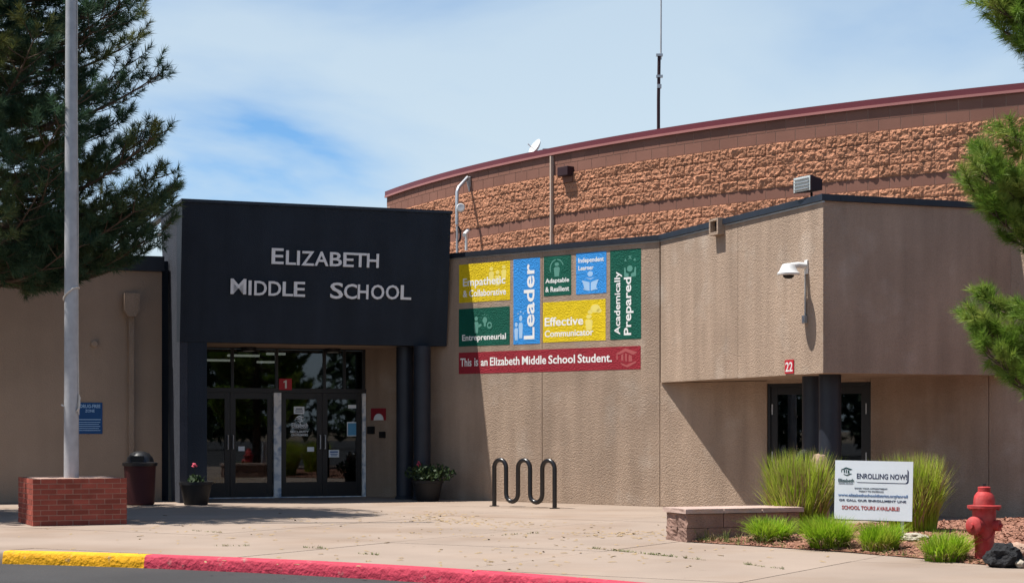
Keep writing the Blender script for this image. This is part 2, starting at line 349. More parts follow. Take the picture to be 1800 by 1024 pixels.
for i in range(-9, 9):
    for j in range(-4, 9):
        c0 = GO+gu*(i*SZ)+gv*(j*SZ); e = 0.009
        cell = [c0+gu*e+gv*e, c0+gu*(SZ-e)+gv*e, c0+gu*(SZ-e)+gv*(SZ-e), c0+gu*e+gv*(SZ-e)]
        cc = c0+gu*SZ/2+gv*SZ/2
        if cc.y < 6 or cc.y > 40 or cc.x < -17 or cc.x > 13: continue
        pl = clip(outer, [(p.x, p.y) for p in cell])
        if len(pl) > 2:
            b = B(); b.prism_z(pl, -0.15, random.uniform(-0.002, 0.002)); link('slab', b.mesh('slab', 'concrete'), plz)
# planting bed with a gentle rise
BEDP = [gp(1200, 951.5), gp(1300, 957.5), gp(1500, 971), gp(1640, 983.5), gp(1700, 989.5), gp(1800, 999), (8.2, 13.9), (17, 19), (17, 30), (11, 27), (7.75, 27.2), (5.6, 25.8), (4.3, 25.4), (3.3, 22.7), (2.25, 22.3)]
def inpoly(x, y, P):
    c = False
    for i in range(len(P)):
        a, d = P[i], P[i-1]
        if (a[1] > y) != (d[1] > y) and x < (d[0]-a[0])*(y-a[1])/(d[1]-a[1])+a[0]: c = not c
    return c
def edist(x, y, P):
    m = 9
    for i in range(len(P)):
        a, d = Vector(P[i]), Vector(P[i-1]); ab = d-a; t = max(0, min(1, (Vector((x, y))-a).dot(ab)/ab.length_squared)); m = min(m, (a+ab*t-Vector((x, y))).length)
    return m
def bedz(x, y): return 0.012+0.10*min(1, edist(x, y, BEDP)/1.4)**0.8+0.012*mnoise.noise(Vector((x*2.3, y*2.3, 0)))
bm = bmesh.new(); fv = [bm.verts.new((x, y, 0)) for x, y in BEDP]; bm.faces.new(fv); bmesh.ops.triangulate(bm, faces=bm.faces[:])
for _ in range(6):
    long = [e for e in bm.edges if e.calc_length() > 0.45]
    if not long: break
    bmesh.ops.subdivide_edges(bm, edges=long, cuts=1); bmesh.ops.triangulate(bm, faces=bm.faces[:])
bmesh.ops.beautify_fill(bm, faces=bm.faces[:], edges=bm.edges[:])
for v in bm.verts: v.co.z = bedz(v.co.x, v.co.y)
bmesh.ops.recalc_face_normals(bm, faces=bm.faces[:])
me = bpy.data.meshes.new('planting_bed'); bm.to_mesh(me); bm.free(); me.materials.append(M['mulch']); bed = link('planting_bed', me); bed['kind'] = 'structure'
me.polygons.foreach_set('use_smooth', [True]*len(me.polygons))

# ------------------------------------------------------------------ entrance portal
ZB, ZT = 3.13, 5.855; FWID = TW.u(785); LEAN = 0.30
def lean(z): return -LEAN*(z-ZB)/(ZT-ZB)
YD = None
dx, dy = (500-CX)/FPX*36.3-TW.o[0], 36.3-TW.o[1]; YD = -dx*TW.s+dy*TW.c
por = thing('entrance_portal', 'dark navy entrance block with raised silver school name over glass doors', 'building', (TW.o[0], TW.o[1], 0))
b = B(); vs = [(0, 0, ZB), (FWID, 0, ZB), (FWID, -LEAN, ZT-0.06), (0, -LEAN, ZT-0.06), (0, 0.35, ZB), (FWID, 0.35, ZB), (FWID, 0.35, ZT-0.06), (0, 0.35, ZT-0.06)]
b.add(vs, [(0, 1, 2, 3), (7, 6, 5, 4), (0, 4, 5, 1), (3, 2, 6, 7), (0, 3, 7, 4), (1, 5, 6, 2)])
fascia = part('fascia', b, 'navy_stucco', por, TW)
b = B(); b.box(-0.02, FWID+0.02, -LEAN-0.03, -LEAN+0.14, ZT-0.058, ZT); b.box(-0.02, 0.12, -LEAN+0.142, 4.6, ZT-0.058, ZT); b.box(FWID-0.1, FWID+0.02, -LEAN+0.142, 4.6, ZT-0.058, ZT)
part('coping', b, 'navy_metal', por, TW)
b = B(); b.box(0.16, TW.u(364), 0.012, 0.32, 0, ZB-0.002); part('pier', b, 'navy_stucco', por, TW)
zt = ZT-0.062; b = B(); pl = [(0.014, 0.0), (1.0, 0.0), (2.15, 4.75), (2.45, zt), (0.36, zt), (0.36, ZB), (0.014, ZB-0.005)]
b.v = [(0.0, y, z) for y, z in pl]+[(0.155, y, z) for y, z in pl]; n = len(pl)
b.f = [tuple(range(n)), tuple(range(2*n-1, n-1, -1))]+[(i, n+i, n+(i+1) % n, (i+1) % n) for i in range(n)]
fin = part('side_fin', b, 'navy_sunlit', por, TW, label='tapered navy stucco fin at the left side, greyed as if sunlit')
b = B(); b.box(-0.012, -0.002, 1.35, 1.75, 4.35, 4.62); part('vent', b, 'black_rubber', fin)
b = B(); b.box(-0.26, -0.02, 1.30, 1.40, 0, 4.8); part('gap_shade_strip', b, 'navy_stucco', por, TW)  # navy strip standing in for the shaded gap behind the fin
b = B(); b.box(0.16, FWID, 0.352, YD+0.05, ZB+0.004, ZB+0.03); sof = part('soffit', b, 'stucco_even', por, TW)
b = B(); b.box(0.3, FWID, 0.352, 5.0, ZT-0.16, ZT-0.12); part('roof', b, 'roofing', por, TW)
b = B(); b.box(FWID-0.1, FWID, 0.352, 3.2, ZB+0.03, ZT-0.06); part('side_wall', b, 'navy_stucco', por, TW)
b = B(); b.box(0.16, 0.26, 0.33, YD-0.01, 0, ZB); part('return_wall', b, 'navy_stucco', por, TW)
for px in (437, 585):                                     # soffit lamps
    u = TW.u(px, 1.9); b = B(); b.lathe([(0.13, ZB-0.075), (0.16, ZB-0.07), (0.17, ZB+0.003)], 16, origin=(u, 1.9, 0)); l = part('soffit_lamp', b, 'black_rubber', por, TW, smooth=True)
    b = B(); b.lathe([(0.11, ZB-0.082), (0.12, ZB-0.076)], 16, origin=(u, 1.9, 0)); part('lens', b, 'lens_grey', l)
# letters
def fas(px, py):
    k = (px-CX)/FPX; z = 4.5
    for _ in range(8):
        u = TW.u(px, lean(z)); z = zat(py, TW.w(u, lean(z))[1])
    return u, z
LT = [('E', 678, 745, 347, 440), ('L', 760, 816, 360, 444), ('I', 824, 838, 362, 446), ('Z', 850, 920, 364, 449), ('A', 925, 1003, 366, 451), ('B', 1013, 1080, 370, 453),
      ('E', 1090, 1148, 372, 456), ('T', 1150, 1222, 375, 458), ('H', 1226, 1292, 378, 461), ('M', 442, 530, 522, 613), ('I', 545, 560, 533, 617), ('D', 578, 648, 535, 620),
      ('D', 660, 730, 537, 622), ('L', 741, 801, 540, 624), ('E', 806, 868, 540, 627), ('S', 1015, 1087, 544, 639), ('C', 1094, 1166, 552, 641), ('H', 1173, 1232, 556, 641),
      ('O', 1250, 1323, 557, 643), ('O', 1335, 1408, 559, 643), ('L', 1420, 1478, 560, 644)]
for ch, xa, xb, ya, yb in LT:
    u0, zt_ = fas(270+xa/3.2727, 330+ya/3.2727); u1, zb_ = fas(270+xb/3.2727, 330+yb/3.2727)
    text('letter', ch, (u0, u1, zb_, zt_), -0.012, 'letter_alu', fascia, depth=0.03, yfun=lean)
# glazed storefront and doors
def U(px, y=0): return TW.u(px, YD+y)
UL, UR = 0.27, U(644); ZH = 2.2; ZH2 = TW.z(500, 614, YD)
sf = B(); sf.box(UL, UR, YD+0.02, YD+0.12, ZH2, ZB+0.02); sf.box(UL, UR, YD, YD+0.12, ZH, ZH+0.09)
for px in (332, 409, 487, 571, 606, 640): sf.box(U(px)-0.03, U(px)+0.03, YD+0.01, YD+0.11, ZH+0.092, ZH2)
fr_ = part('storefront_frame', sf, 'dark_bronze', por, TW)
for a, c in ((332, 409), (409, 487), (487, 571), (571, 606), (606, 640)):
    b = B(); b.box(U(a)+0.032, U(c)-0.032, YD+0.055, YD+0.063, ZH+0.094, ZH2-0.002); part('transom_pane', b, 'glass', por, TW)
def leaf(u0, u1, hinge_left, zt, fr, y, parent, z0=0.02, bar=True, st=0.11):
    f = B(); f.box(u0, u0+st, y, y+0.05, z0, zt); f.box(u1-st, u1, y, y+0.05, z0, zt)
    f.box(u0+st+0.001, u1-st-0.001, y+0.001, y+0.049, z0, z0+0.30); f.box(u0+st+0.001, u1-st-0.001, y+0.001, y+0.049, zt-0.13, zt)
    d = part('door', f, 'dark_bronze', parent, fr)
    b = B(); b.box(u0+st+0.002, u1-st-0.002, y+0.02, y+0.028, z0+0.302, zt-0.132); part('glass_pane', b, 'glass', d)
    if bar:
        b = B(); b.box(u0+st+0.004, u1-st-0.004, y+0.032, y+0.09, 0.90, 0.975); part('push_bar', b, 'alu', d)
        hx = u1-0.05 if hinge_left else u0+0.05
        b = B(); b.tube([(hx, y, 1.02), (hx, y-0.07, 1.02), (hx, y-0.07, 1.31), (hx, y, 1.31)], 0.014, 8); part('handle', b, 'alu', d, smooth=True)
    return d
LV = [leaf(U(332)+0.01, U(405)-0.004, True, ZH-0.003, TW, YD+0.03, por), leaf(U(405)+0.004, U(480)-0.004, False, ZH-0.003, TW, YD+0.03, por),
      leaf(U(494)+0.004, U(567)-0.004, True, ZH-0.003, TW, YD+0.03, por), leaf(U(567)+0.004, U(636)-0.004, False, ZH-0.003, TW, YD+0.03, por)]
b = B(); b.box(U(480.5), U(493.5), YD-0.06, YD+0.10, 0, ZH-0.002); part('centre_post', b, 'alu_post', por, TW, bev=0.006, label='weathered bare aluminium post with painted-in reflections between the door pairs')
b = B(); b.box(U(636.5), U(642.5), YD-0.03, YD+0.10, 0, ZH-0.002); part('door_jamb', b, 'alu_post', por, TW)
b = B(); b.box(UL, U(642), YD-0.05, YD+0.11, 0.0, 0.018); part('threshold', b, 'alu_post', por, TW)
# lobby behind the glass
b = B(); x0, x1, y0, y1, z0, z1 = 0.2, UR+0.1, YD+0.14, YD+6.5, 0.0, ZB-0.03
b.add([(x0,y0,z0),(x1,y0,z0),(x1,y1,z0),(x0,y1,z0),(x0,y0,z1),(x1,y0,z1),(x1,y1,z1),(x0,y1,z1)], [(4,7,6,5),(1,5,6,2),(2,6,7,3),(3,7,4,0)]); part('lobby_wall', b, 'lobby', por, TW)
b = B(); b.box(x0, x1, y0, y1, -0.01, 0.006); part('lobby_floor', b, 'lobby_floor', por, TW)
for px, py, w in ((384, 635, 0.75), (428, 627, 0.7), (485, 624, 0.4), (470, 640, 0.5)):
    for yy in np.linspace(YD+0.6, YD+6, 40):
        u = TW.u(px, yy); d = TW.w(u, yy)[1]
        if zat(py, d) >= z1-0.06: break
    b = B(); b.box(u-w/2, u+w/2, yy-0.08, yy+0.08, z1-0.05, z1-0.004); part('ceiling_light', b, 'lamp', por, TW)
b = B(); b.box(U(520), U(610), YD+3.2, YD+3.9, 0.006, 1.05); part('reception_desk', b, 'lobby_floor', por, TW)
# columns at the right end of the portal
for px, dd in ((711.5, 35.55), (742, 35.15)):
    x = (px-CX)/FPX*dd; b = B(); b.lathe([(0.20, 0), (0.20, 0.05), (0.175, 0.06), (0.175, ZB-0.01)], 28); o = part('column', b, 'navy_metal', por, smooth=True); o.location = Vector((x, dd, 0))-por.location

# ------------------------------------------------------------------ school wing: mural wall, overhang, door 22 recess
ZR = 5.02
wing = thing('school_wing', 'tan stucco school wing with mural wall and boxy overhang at door 22', 'building', (A0[0], A0[1], 0))
XL = -7.75; XJ = WA.u(953); XE = WA.u(1348); ZO = OV.z(1447, 655)
def panel(x0, x1, z0, z1, fr, y0=0.0, y1=0.25, mat='stucco'):
    b = B(); b.box(x0, x1, y0, y1, z0, z1); return part('wall_panel', b, mat, wing, fr, bev=0.006)
panel(XL, XJ-0.006, 0, ZR-0.10, WA); panel(XJ+0.006, -0.008, 0, ZR-0.10, WA); panel(0.004, XE, 0, ZO-0.004, WA)
b = B(); b.box(XL, XE, 0.02, 0.24, 0, ZO); part('joint_backing', b, 'stucco_even', wing, WA)
b = B(); b.box(XJ-0.05, XJ+0.05, 0.012, 0.24, ZO+0.001, ZR-0.1); part('joint_backing', b, 'stucco_even', wing, WA)
b = B(); b.box(WA.u(770), -0.01, -0.045, 0.30, ZR-0.098, ZR); part('coping', b, 'navy_metal', wing, WA)
b = B(); b.box(WA.u(770), -0.012, -0.012, 0.02, ZR-0.125, ZR-0.1); part('flashing', b, 'alu', wing, WA)
XO = OV.u(1297); YR = 3.0
c_ = OV.w(OVL, 0); YR = None
RF = Fr(c_[0], c_[1], 20)
YR = min(np.linspace(0, 8, 8001), key=lambda t: abs(-(RF.w(t, 0)[0]-A0[0])*WA.s+(RF.w(t, 0)[1]-A0[1])*WA.c))
panel(0.03, XO-0.006, ZO, ZR-0.10, OV)
b = B(); b.box(XO+0.006, OVL, 0, 0.25, ZO, ZR-0.10); part('wall_panel', b, 'stucco', wing, OV)
b = B(); b.box(XO-0.1, XO+0.1, 0.012, 0.24, ZO+0.02, ZR-0.12); part('joint_backing', b, 'stucco_even', wing, OV)
b = B(); b.box(0.25, YR-0.004, 0.0, 0.25, ZO, ZR-0.10); part('wall_panel', b, 'stucco', wing, RF)
b = B(); b.box(-0.03, OVL+0.045, -0.045, 0.28, ZR-0.098, ZR); part('coping', b, 'navy_metal', wing, OV)
b = B(); b.box(0.0, OVL+0.012, -0.012, 0.02, ZR-0.125, ZR-0.1); part('flashing', b, 'alu', wing, OV)
b = B(); b.box(0.285, YR+0.3, -0.045, 0.28, ZR-0.098, ZR-0.001); part('coping', b, 'navy_metal', wing, RF)
# soffit of the overhang, door wall, west wall
wend = RF.w(YR, 0); b = B(); ploy = [OV.w(0.05, 0.26), OV.w(OVL-0.26, 0.26), RF.w(YR, 0.26)]
b.prism_z([(x-A0[0], y-A0[1]) for x, y in ploy], ZO+0.006, ZO+0.05); part('soffit', b, 'stucco_even', wing)
DWD = DW.u(1530)
XW = DW.u(1738); b = B(); b.box(DWD+0.005, XW-0.006, 0, 0.25, 0, ZO+0.3); part('wall_panel', b, 'stucco', wing, DW, bev=0.006)
b = B(); b.box(0.0, DWD, 0.0, 0.2, ZO-0.055, ZO+0.3); part('door_header', b, 'stucco', wing, DW)
WB = Fr(*DW.w(XW+0.006, 0), -40)
b = B(); b.box(0.0, 6, 0.0, 0.25, 0, ZR-0.1); part('wall_panel', b, 'stucco', wing, WB)
b = B(); b.box(0.02, 6, -0.045, 0.33, ZR-0.098, ZR-0.002); part('coping', b, 'navy_metal', wing, WB)
b = B(); ploy = [WA.w(XL, 0.28), WA.w(0, 0.28), OV.w(OVL-0.3, 0.3), RF.w(YR, 0.3), WB.w(6, 0.3), (20, 30), (20, 40), (4, 44), (-6, 46)]
b.prism_z([(x-A0[0], y-A0[1]) for x, y in ploy], ZR-0.16, ZR-0.13); part('roof', b, 'roofing', wing)
# door 22: two glazed leaves, frame, hinges
b = B(); b.box(0.005, 0.06, 0.02, 0.14, 0, ZO-0.06); b.box(DWD-0.06, DWD-0.005, 0.02, 0.14, 0, ZO-0.06); b.box(0.062, DWD-0.062, 0.02, 0.14, ZO-0.12, ZO-0.06); part('door_frame', b, 'dark_bronze', wing, DW)
for a, c, hl in ((0.064, DWD/2-0.003, True), (DWD/2+0.003, DWD-0.064, False)):
    d = leaf(a, c, hl, ZO-0.122, DW, 0.04, wing, st=0.13)
    for z in (0.95, 1.78):
        x = a+0.02 if hl else c-0.04; b = B(); b.box(x, x+0.02, 0.022, 0.039, z-0.09, z+0.09); part('hinge', b, 'alu', d)
b = B(); x0, x1, y0, y1, z0, z1 = 0.0, DWD, 0.16, 4.0, 0.0, ZO-0.01
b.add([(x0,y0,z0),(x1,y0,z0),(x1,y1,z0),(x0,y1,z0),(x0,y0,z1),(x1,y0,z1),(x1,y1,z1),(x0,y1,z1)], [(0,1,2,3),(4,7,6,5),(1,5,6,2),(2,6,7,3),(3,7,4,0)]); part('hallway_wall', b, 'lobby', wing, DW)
for px, dd, r in ((1459, 27.3, 0.175), (1429, 28.2, 0.175)):
    x = (px-CX)/FPX*dd; b = B(); b.lathe([(r+0.02, 0), (r+0.02, 0.05), (r, 0.06), (r, ZO+0.003)], 28); o = part('column', b, 'navy_metal', wing, smooth=True); o.location = Vector((x, dd, 0))-wing.location
# scupper on the overhang
us = OV.u(1266); zs = OV.z(1266, 398); b = B(); b.box(us-0.16, us+0.16, -0.10, -0.07, zs-0.13, zs+0.13); b.v = []; b.f = []
for (a, c, e, f_) in ((-0.17, 0.17, 0.09, 0.13), (-0.17, 0.17, -0.15, -0.10), (-0.17, -0.12, -0.099, 0.089), (0.12, 0.17, -0.099, 0.089)): b.box(us+a, us+c, -0.13, -0.001, zs+e, zs+f_)
sc_ = part('scupper', b, 'stucco', wing, OV); b = B(); b.box(us-0.118, us+0.118, -0.03, -0.002, zs-0.098, zs+0.088); part('opening', b, 'vent_dark', sc_)
# small boxes on the wall by the entrance
b = B(); b.box(WA.u(648), WA.u(659), -0.05, -0.001, WA.z(653, 762), WA.z(653, 749)); part('keypad', b, 'black_rubber', wing, WA)
b = B(); b.box(WA.u(669), WA.u(678), -0.05, -0.001, WA.z(673, 769), WA.z(673, 758)); part('doorbell', b, 'black_rubber', wing, WA)

# ------------------------------------------------------------------ left wing
LW = Fr((290-CX)/FPX*34.6, 34.6, 20); lw = thing('classroom_wing', 'shaded low tan wing with dark roof band left of the entrance', 'building', (LW.o[0], LW.o[1], 0))
ZL = 4.88
for a, c in ((-14, -8.006), (-7.994, -4.006), (-3.994, -0.06)):
    b = B(); b.box(a, c, 0, 0.25, 0, ZL-0.30); part('wall_panel', b, 'stucco_even', lw, LW, bev=0.006)
b = B(); b.box(-14, -0.06, 0.03, 0.24, 0, ZL-0.3); part('joint_backing', b, 'stucco_even', lw, LW)
b = B(); b.box(-14, -0.02, -0.06, 0.30, ZL-0.298, ZL); part('roof_band', b, 'navy_metal', lw, LW)
b = B(); b.box(-14, 0.5, 0.30, 9, ZL-0.2, ZL-0.16); part('roof', b, 'roofing', lw, LW)
ud = LW.u(230); b = B(); b.box(ud-0.05, ud+0.05, -0.10, -0.001, 0.05, LW.z(230, 553)-0.01); ds = part('downspout', b, 'stucco', lw, LW)
zc = LW.z(230, 516); zd = LW.z(230, 546); b = B(); b.prism_y([(ud-0.07, zd-0.12), (ud+0.07, zd-0.12), (ud+0.15, zd), (ud+0.15, zc), (ud-0.15, zc), (ud-0.15, zd)], -0.2, -0.002); part('conductor_head', b, 'stucco', lw, LW)
ur = LW.u(166); b = B(); b.lathe([(0.07, 0), (0.075, 0.04), (0.05, 0.06)], 18, axis=(0, -1, 0), origin=(ur, 0, LW.z(166, 604))); part('bell', b, 'stucco_even', lw, LW, smooth=True)

# ------------------------------------------------------------------ gymnasium: curved block wall
GC = (24.648, 57.703); GR = 30.393; ZG = 7.72
gym = thing('gymnasium', 'curved red block gymnasium wall with rough banding rising behind the wing', 'building', (GC[0]+GR*math.cos(R(-135)), GC[1]+GR*math.sin(R(-135)), 0))
def garc(a, r): return (GC[0]+r*math.cos(a)-gym.location.x, GC[1]+r*math.sin(a)-gym.location.y)
def arcstrip(a0, a1, r0, r1, z0, z1, n=120):
    b = B(); vs = []
    for i in range(n+1):
        a = a0+(a1-a0)*i/n; (x, y), (X, Y) = garc(a, r1), garc(a, r0); vs += [(x, y, z0), (x, y, z1), (X, Y, z1), (X, Y, z0)]
    fs = []
    for i in range(n):
        k = 4*i
        for q in range(4): fs.append((k+q, k+4+q, k+4+(q+1) % 4, k+(q+1) % 4)[::-1])
    fs += [(0, 1, 2, 3), (4*n+3, 4*n+2, 4*n+1, 4*n)]; return b.add(vs, fs)
GA0, GA1 = R(-156.9), R(-108)
gw = part('wall', arcstrip(GA0, GA1, GR-0.3, GR+0.0005, 0, ZG-0.17), 'mortar', gym)
part('coping', arcstrip(GA0-0.001, GA1, GR-0.28, GR+0.05, ZG-0.115, ZG), 'red_coping', gym)
part('drip_edge', arcstrip(GA0-0.001, GA1, GR-0.1, GR+0.062, ZG-0.165, ZG-0.117), 'red_edge', gym)
pr = [garc(GA0+(GA1-GA0)*i/40, GR-0.29) for i in range(41)]; b = B(); b.prism_z(pr+[garc(R(-60), 22), garc(R(-200), 22)], ZG-0.3, ZG-0.25); part('roof', b, 'roofing', gym)
a_, c_ = Vector(garc(GA0, GR-0.3)), Vector(garc(R(-175), 24))
CH, BW = 0.222, 0.444
def blockmesh(split, seed):
    w, h = BW-0.014, CH-0.013; rs = np.random.default_rng(seed)
    if not split:
        b = B(); b.box(-w/2, w/2, -0.006, 0.05, -h/2, h/2); return b
    nx, nz = 13, 6; b = B(); vs = []
    ph = rs.uniform(0, 50, 3)
    for j in range(nz+1):
        for i in range(nx+1):
            x, z = -w/2+w*i/nx, -h/2+h*j/nz; e = min(1, 7*min(i/nx, 1-i/nx)+0.25)*min(1, 5*min(j/nz, 1-j/nz)+0.55)
            q = Vector((x*7+ph[0], z*8+ph[1], ph[2])); dpt = 0.012+0.036*e*(0.50+0.75*mnoise.noise(q)+0.80*mnoise.noise(q*2.6)+0.4*mnoise.noise(q*5))
            if 0 < i < nx: x += rs.uniform(-0.012, 0.012)
            if 0 < j < nz: z += rs.uniform(-0.010, 0.010)
            vs.append((x, -max(0.012, dpt), z))
    fs = []
    for j in range(nz):
        for i in range(nx):
            k = j*(nx+1)+i
            if (i+j) % 2: fs += [(k, k+1, k+nx+2), (k, k+nx+2, k+nx+1)]
            else: fs += [(k, k+1, k+nx+1), (k+1, k+nx+2, k+nx+1)]
    rim = [j*(nx+1) for j in range(nz, 0, -1)]+list(range(nx+1))[0:nx]+[j*(nx+1)+nx for j in range(nz)]+[nz*(nx+1)+i for i in range(nx, 0, -1)]
    n0 = len(vs); vs += [(vs[k][0], 0.03, vs[k][2]) for k in rim]; m = len(rim)
    fs += [(rim[(i+1) % m], rim[i], n0+i, n0+(i+1) % m) for i in range(m)]
    return b.add(vs, fs)
SM = [blockmesh(False, 0)]; SP = [blockmesh(True, s) for s in range(14)]
SMM = [SM[0].mesh('block', 'block_smooth')]; SPM = [s.mesh('block', 'block_split') for s in SP]
place = []; z = ZG-0.17
for row, split in enumerate([0, 0, 1, 1, 1, 1, 0, 1, 1, 1]):
    z -= CH; n = int((GA1-GA0)*GR/BW); off = 0.5 if row % 2 else 0.0
    for i in range(n):
        a = GA0+(i+0.5+off)*BW/GR
        if a > R(-109): continue
        place.append((a, z+CH/2, split))
def gd(t): return GC[1]+GR*math.sin(t[0])
def invis(t):                                # behind the tree or roof: sort later
    x, y = GC[0]+GR*math.cos(t[0]), GC[1]+GR*math.sin(t[0]); return not (-0.31 < x/y < 0.298)
place.sort(key=lambda t: (invis(t), gd(t)))
rest = {0: B(), 1: B()}
for k, (a, zc_, split) in enumerate(place):
    v = random.randrange(14) if split else 0; rz = a+PI/2; x, y = garc(a, GR)
    if k < 300:
        o = link('block', (SPM if split else SMM)[v], gw, (x, y, zc_), rz); 
        if split and random.random() < 0.5: pass
    else:
        src = (SP if split else SM)[v]; c, s = math.cos(rz), math.sin(rz)
        rest[split].add([(x+p[0]*c-p[1]*s, y+p[0]*s+p[1]*c, zc_+p[2]) for p in src.v], src.f)
part('distant_smooth_blocks', rest[0], 'block_smooth', gw, kind='stuff'); part('distant_rough_blocks', rest[1], 'block_split', gw, kind='stuff')
def gymang(px):                               # angle where a column of the photo meets the curved wall
    k = (px-CX)/FPX; best = min(np.linspace(GA0, GA1, 3000), key=lambda a: abs((GC[0]+GR*math.cos(a))/(GC[1]+GR*math.sin(a))-k)); return best
a = gymang(973); x, y = garc(a, GR+0.075); b = B(); b.box(-0.02, 0.02, -0.02, 0.06, 5.3, ZG-0.19); o = part('joint_strip', b, 'joint_caulk', gym); o.location = (x, y, 0); o.rotation_euler.z = a+PI/2
a = gymang(1000.5); x, y = garc(a, GR); dv = GC[1]+GR*math.sin(a); zv = zat(303, dv)
b = B(); b.box(-0.17, 0.17, -0.20, 0.0, zv-0.09, zv+0.11); o = part('wall_vent', b, 'vent_dark', gym, bev=0.01); o.location = (x, y, 0); o.rotation_euler.z = a+PI/2
b = B(); b.box(-0.15, 0.15, -0.05, 0.0, zv-0.22, zv-0.092); l = part('louvre', b, 'block_smooth', o)

# ------------------------------------------------------------------ mural panels on the stucco wall
def zm(x, y): return 780+x/3.7925, 410+y/3.7925
def mural(label, xl, xr, yl, yr, mat):
    u0 = WA.u(zm(xl, 0)[0]); u1 = WA.u(zm(xr, 0)[0])
    zt = (WA.z(*zm(xl, yl[0]))+WA.z(*zm(xr, yr[0])))/2; zb = (WA.z(*zm(xl, yl[1]))+WA.z(*zm(xr, yr[1])))/2
    x, y = WA.w(u0, -0.002); t = thing('mural_panel', label, 'mural panel', (x, y, zb), WA.a, 'painted value panels on the stucco wall')
    w, h = u1-u0, zt-zb; b = B(); b.box(0, w, -0.002, 0.0015, 0, h); part('board', b, mat, t); return t, w, h
def mt(t, w, h, s, x0, x1, y0, y1, mat='mural_white', vert=False):
    text('lettering', s, (x0*w, x1*w, (1-y1)*h, (1-y0)*h), -0.0023, mat, t, 0.002, vert)
def disc(cx, cz, r, n=18, a0=0, a1=2*PI): return [(cx+r*math.cos(a0+(a1-a0)*i/n), cz+r*math.sin(a0+(a1-a0)*i/n)) for i in range(n)]
def icon(t, w, h, polys, mat, name='icon'):   # polygons in panel fractions (x right, y down), aspect corrected through size s
    b = B()
    for p in polys:
        q = [(x*w, (1-y)*h) for x, y in p]; ar = sum(q[i][0]*q[(i+1) % len(q)][1]-q[(i+1) % len(q)][0]*q[i][1] for i in range(len(q)))
        b.prism_y(q if ar > 0 else q[::-1], -0.0032, -0.0022)
    part(name, b, mat, t)
def el(cx, cy, rx, ry, n=16): return [(cx+rx*math.cos(2*PI*i/n), cy+ry*math.sin(2*PI*i/n)) for i in range(n)]
def arcband(cx, cy, rx, ry, a0, a1, th, n=14):
    o = [(cx+rx*math.cos(R(a0+(a1-a0)*i/n)), cy-ry*math.sin(R(a0+(a1-a0)*i/n))) for i in range(n+1)]
    return o+[(cx+rx*(1-th)*math.cos(R(a1+(a0-a1)*i/n)), cy-ry*(1-th)*math.sin(R(a1+(a0-a1)*i/n))) for i in range(n+1)]
def person(cx, y0, y1, w):                  # head and body figure
    h = y1-y0; return [el(cx, y0+h*0.13, w*0.36, h*0.13), [(cx-w*0.5, y0+h*0.42), (cx-w*0.3, y0+h*0.32), (cx+w*0.3, y0+h*0.32), (cx+w*0.5, y0+h*0.42), (cx+w*0.36, y1), (cx-w*0.36, y1)]]
t, w, h = mural('yellow wall panel reading Empathetic & Collaborative, at the top left', 103, 443, (212, 466), (180, 440), 'mural_yellow')
icon(t, w, h, person(0.64, 0.12, 0.50, 0.10)+person(0.76, 0.22, 0.62, 0.10)+person(0.88, 0.10, 0.46, 0.10), 'icon_yellow')
mt(t, w, h, 'Empathetic', 0.08, 0.91, 0.37, 0.64); mt(t, w, h, '& Collaborative', 0.08, 0.92, 0.68, 0.86)
t, w, h = mural('dark green wall panel reading Entrepreneurial, below the left yellow one', 101, 440, (505, 755), (485, 740), 'mural_green')
icon(t, w, h, person(0.35, 0.22, 0.66, 0.09)+[[(0.38, 0.44), (0.45, 0.42), (0.46, 0.47), (0.39, 0.52)]]+[el(0.52, 0.33, 0.045, 0.085), [(0.50, 0.41), (0.54, 0.41), (0.535, 0.50), (0.505, 0.50)]]
     + [arcband(0.61, 0.47, 0.05, 0.09, 0, 355, 0.45)]+[[(0.52+0.07*math.cos(a), 0.33-0.13*math.sin(a)), (0.525+0.085*math.cos(a), 0.33-0.165*math.sin(a)), (0.515+0.085*math.cos(a+.08), 0.33-0.165*math.sin(a+.08))] for a in (0.4, 1.0, 1.57, 2.1, 2.7)], 'icon_green')
mt(t, w, h, 'Entrepreneurial', 0.07, 0.93, 0.69, 0.90)
t, w, h = mural('tall blue wall panel with Leader written upwards', 465, 642, (175, 742), (160, 732), 'mural_blue')
icon(t, w, h, person(0.11, 0.74, 0.95, 0.14)+person(0.28, 0.66, 0.93, 0.16)+[el(0.28, 0.62, 0.03, 0.01), el(0.18, 0.64, 0.025, 0.008), el(0.38, 0.64, 0.025, 0.008)], 'icon_blue')
mt(t, w, h, 'Leader', 0.40, 0.80, 0.065, 0.945, vert=True)
t, w, h = mural('small dark green wall panel reading Adaptable & Resilient', 668, 850, (157, 420), (140, 408), 'mural_green')
icon(t, w, h, person(0.48, 0.17, 0.52, 0.22)+[arcband(0.48, 0.32, 0.26, 0.24, 20, 85, 0.12), arcband(0.48, 0.32, 0.26, 0.24, 100, 200, 0.12)], 'icon_green')
mt(t, w, h, 'Adaptable', 0.06, 0.93, 0.56, 0.71); mt(t, w, h, '& Resilient', 0.06, 0.93, 0.77, 0.90)
t, w, h = mural('small blue wall panel reading Independent Learner above a book', 883, 1085, (132, 408), (120, 395), 'mural_blue')
icon(t, w, h, [el(0.47, 0.52, 0.09, 0.065), [(0.30, 0.60), (0.47, 0.66), (0.64, 0.60), (0.47, 0.63)], [(0.19, 0.66), (0.45, 0.72), (0.45, 0.93), (0.28, 0.90), (0.26, 0.80)], [(0.75, 0.66), (0.49, 0.72), (0.49, 0.93), (0.66, 0.90), (0.68, 0.80)], el(0.27, 0.88, 0.03, 0.02), el(0.68, 0.89, 0.03, 0.02)], 'icon_blue')
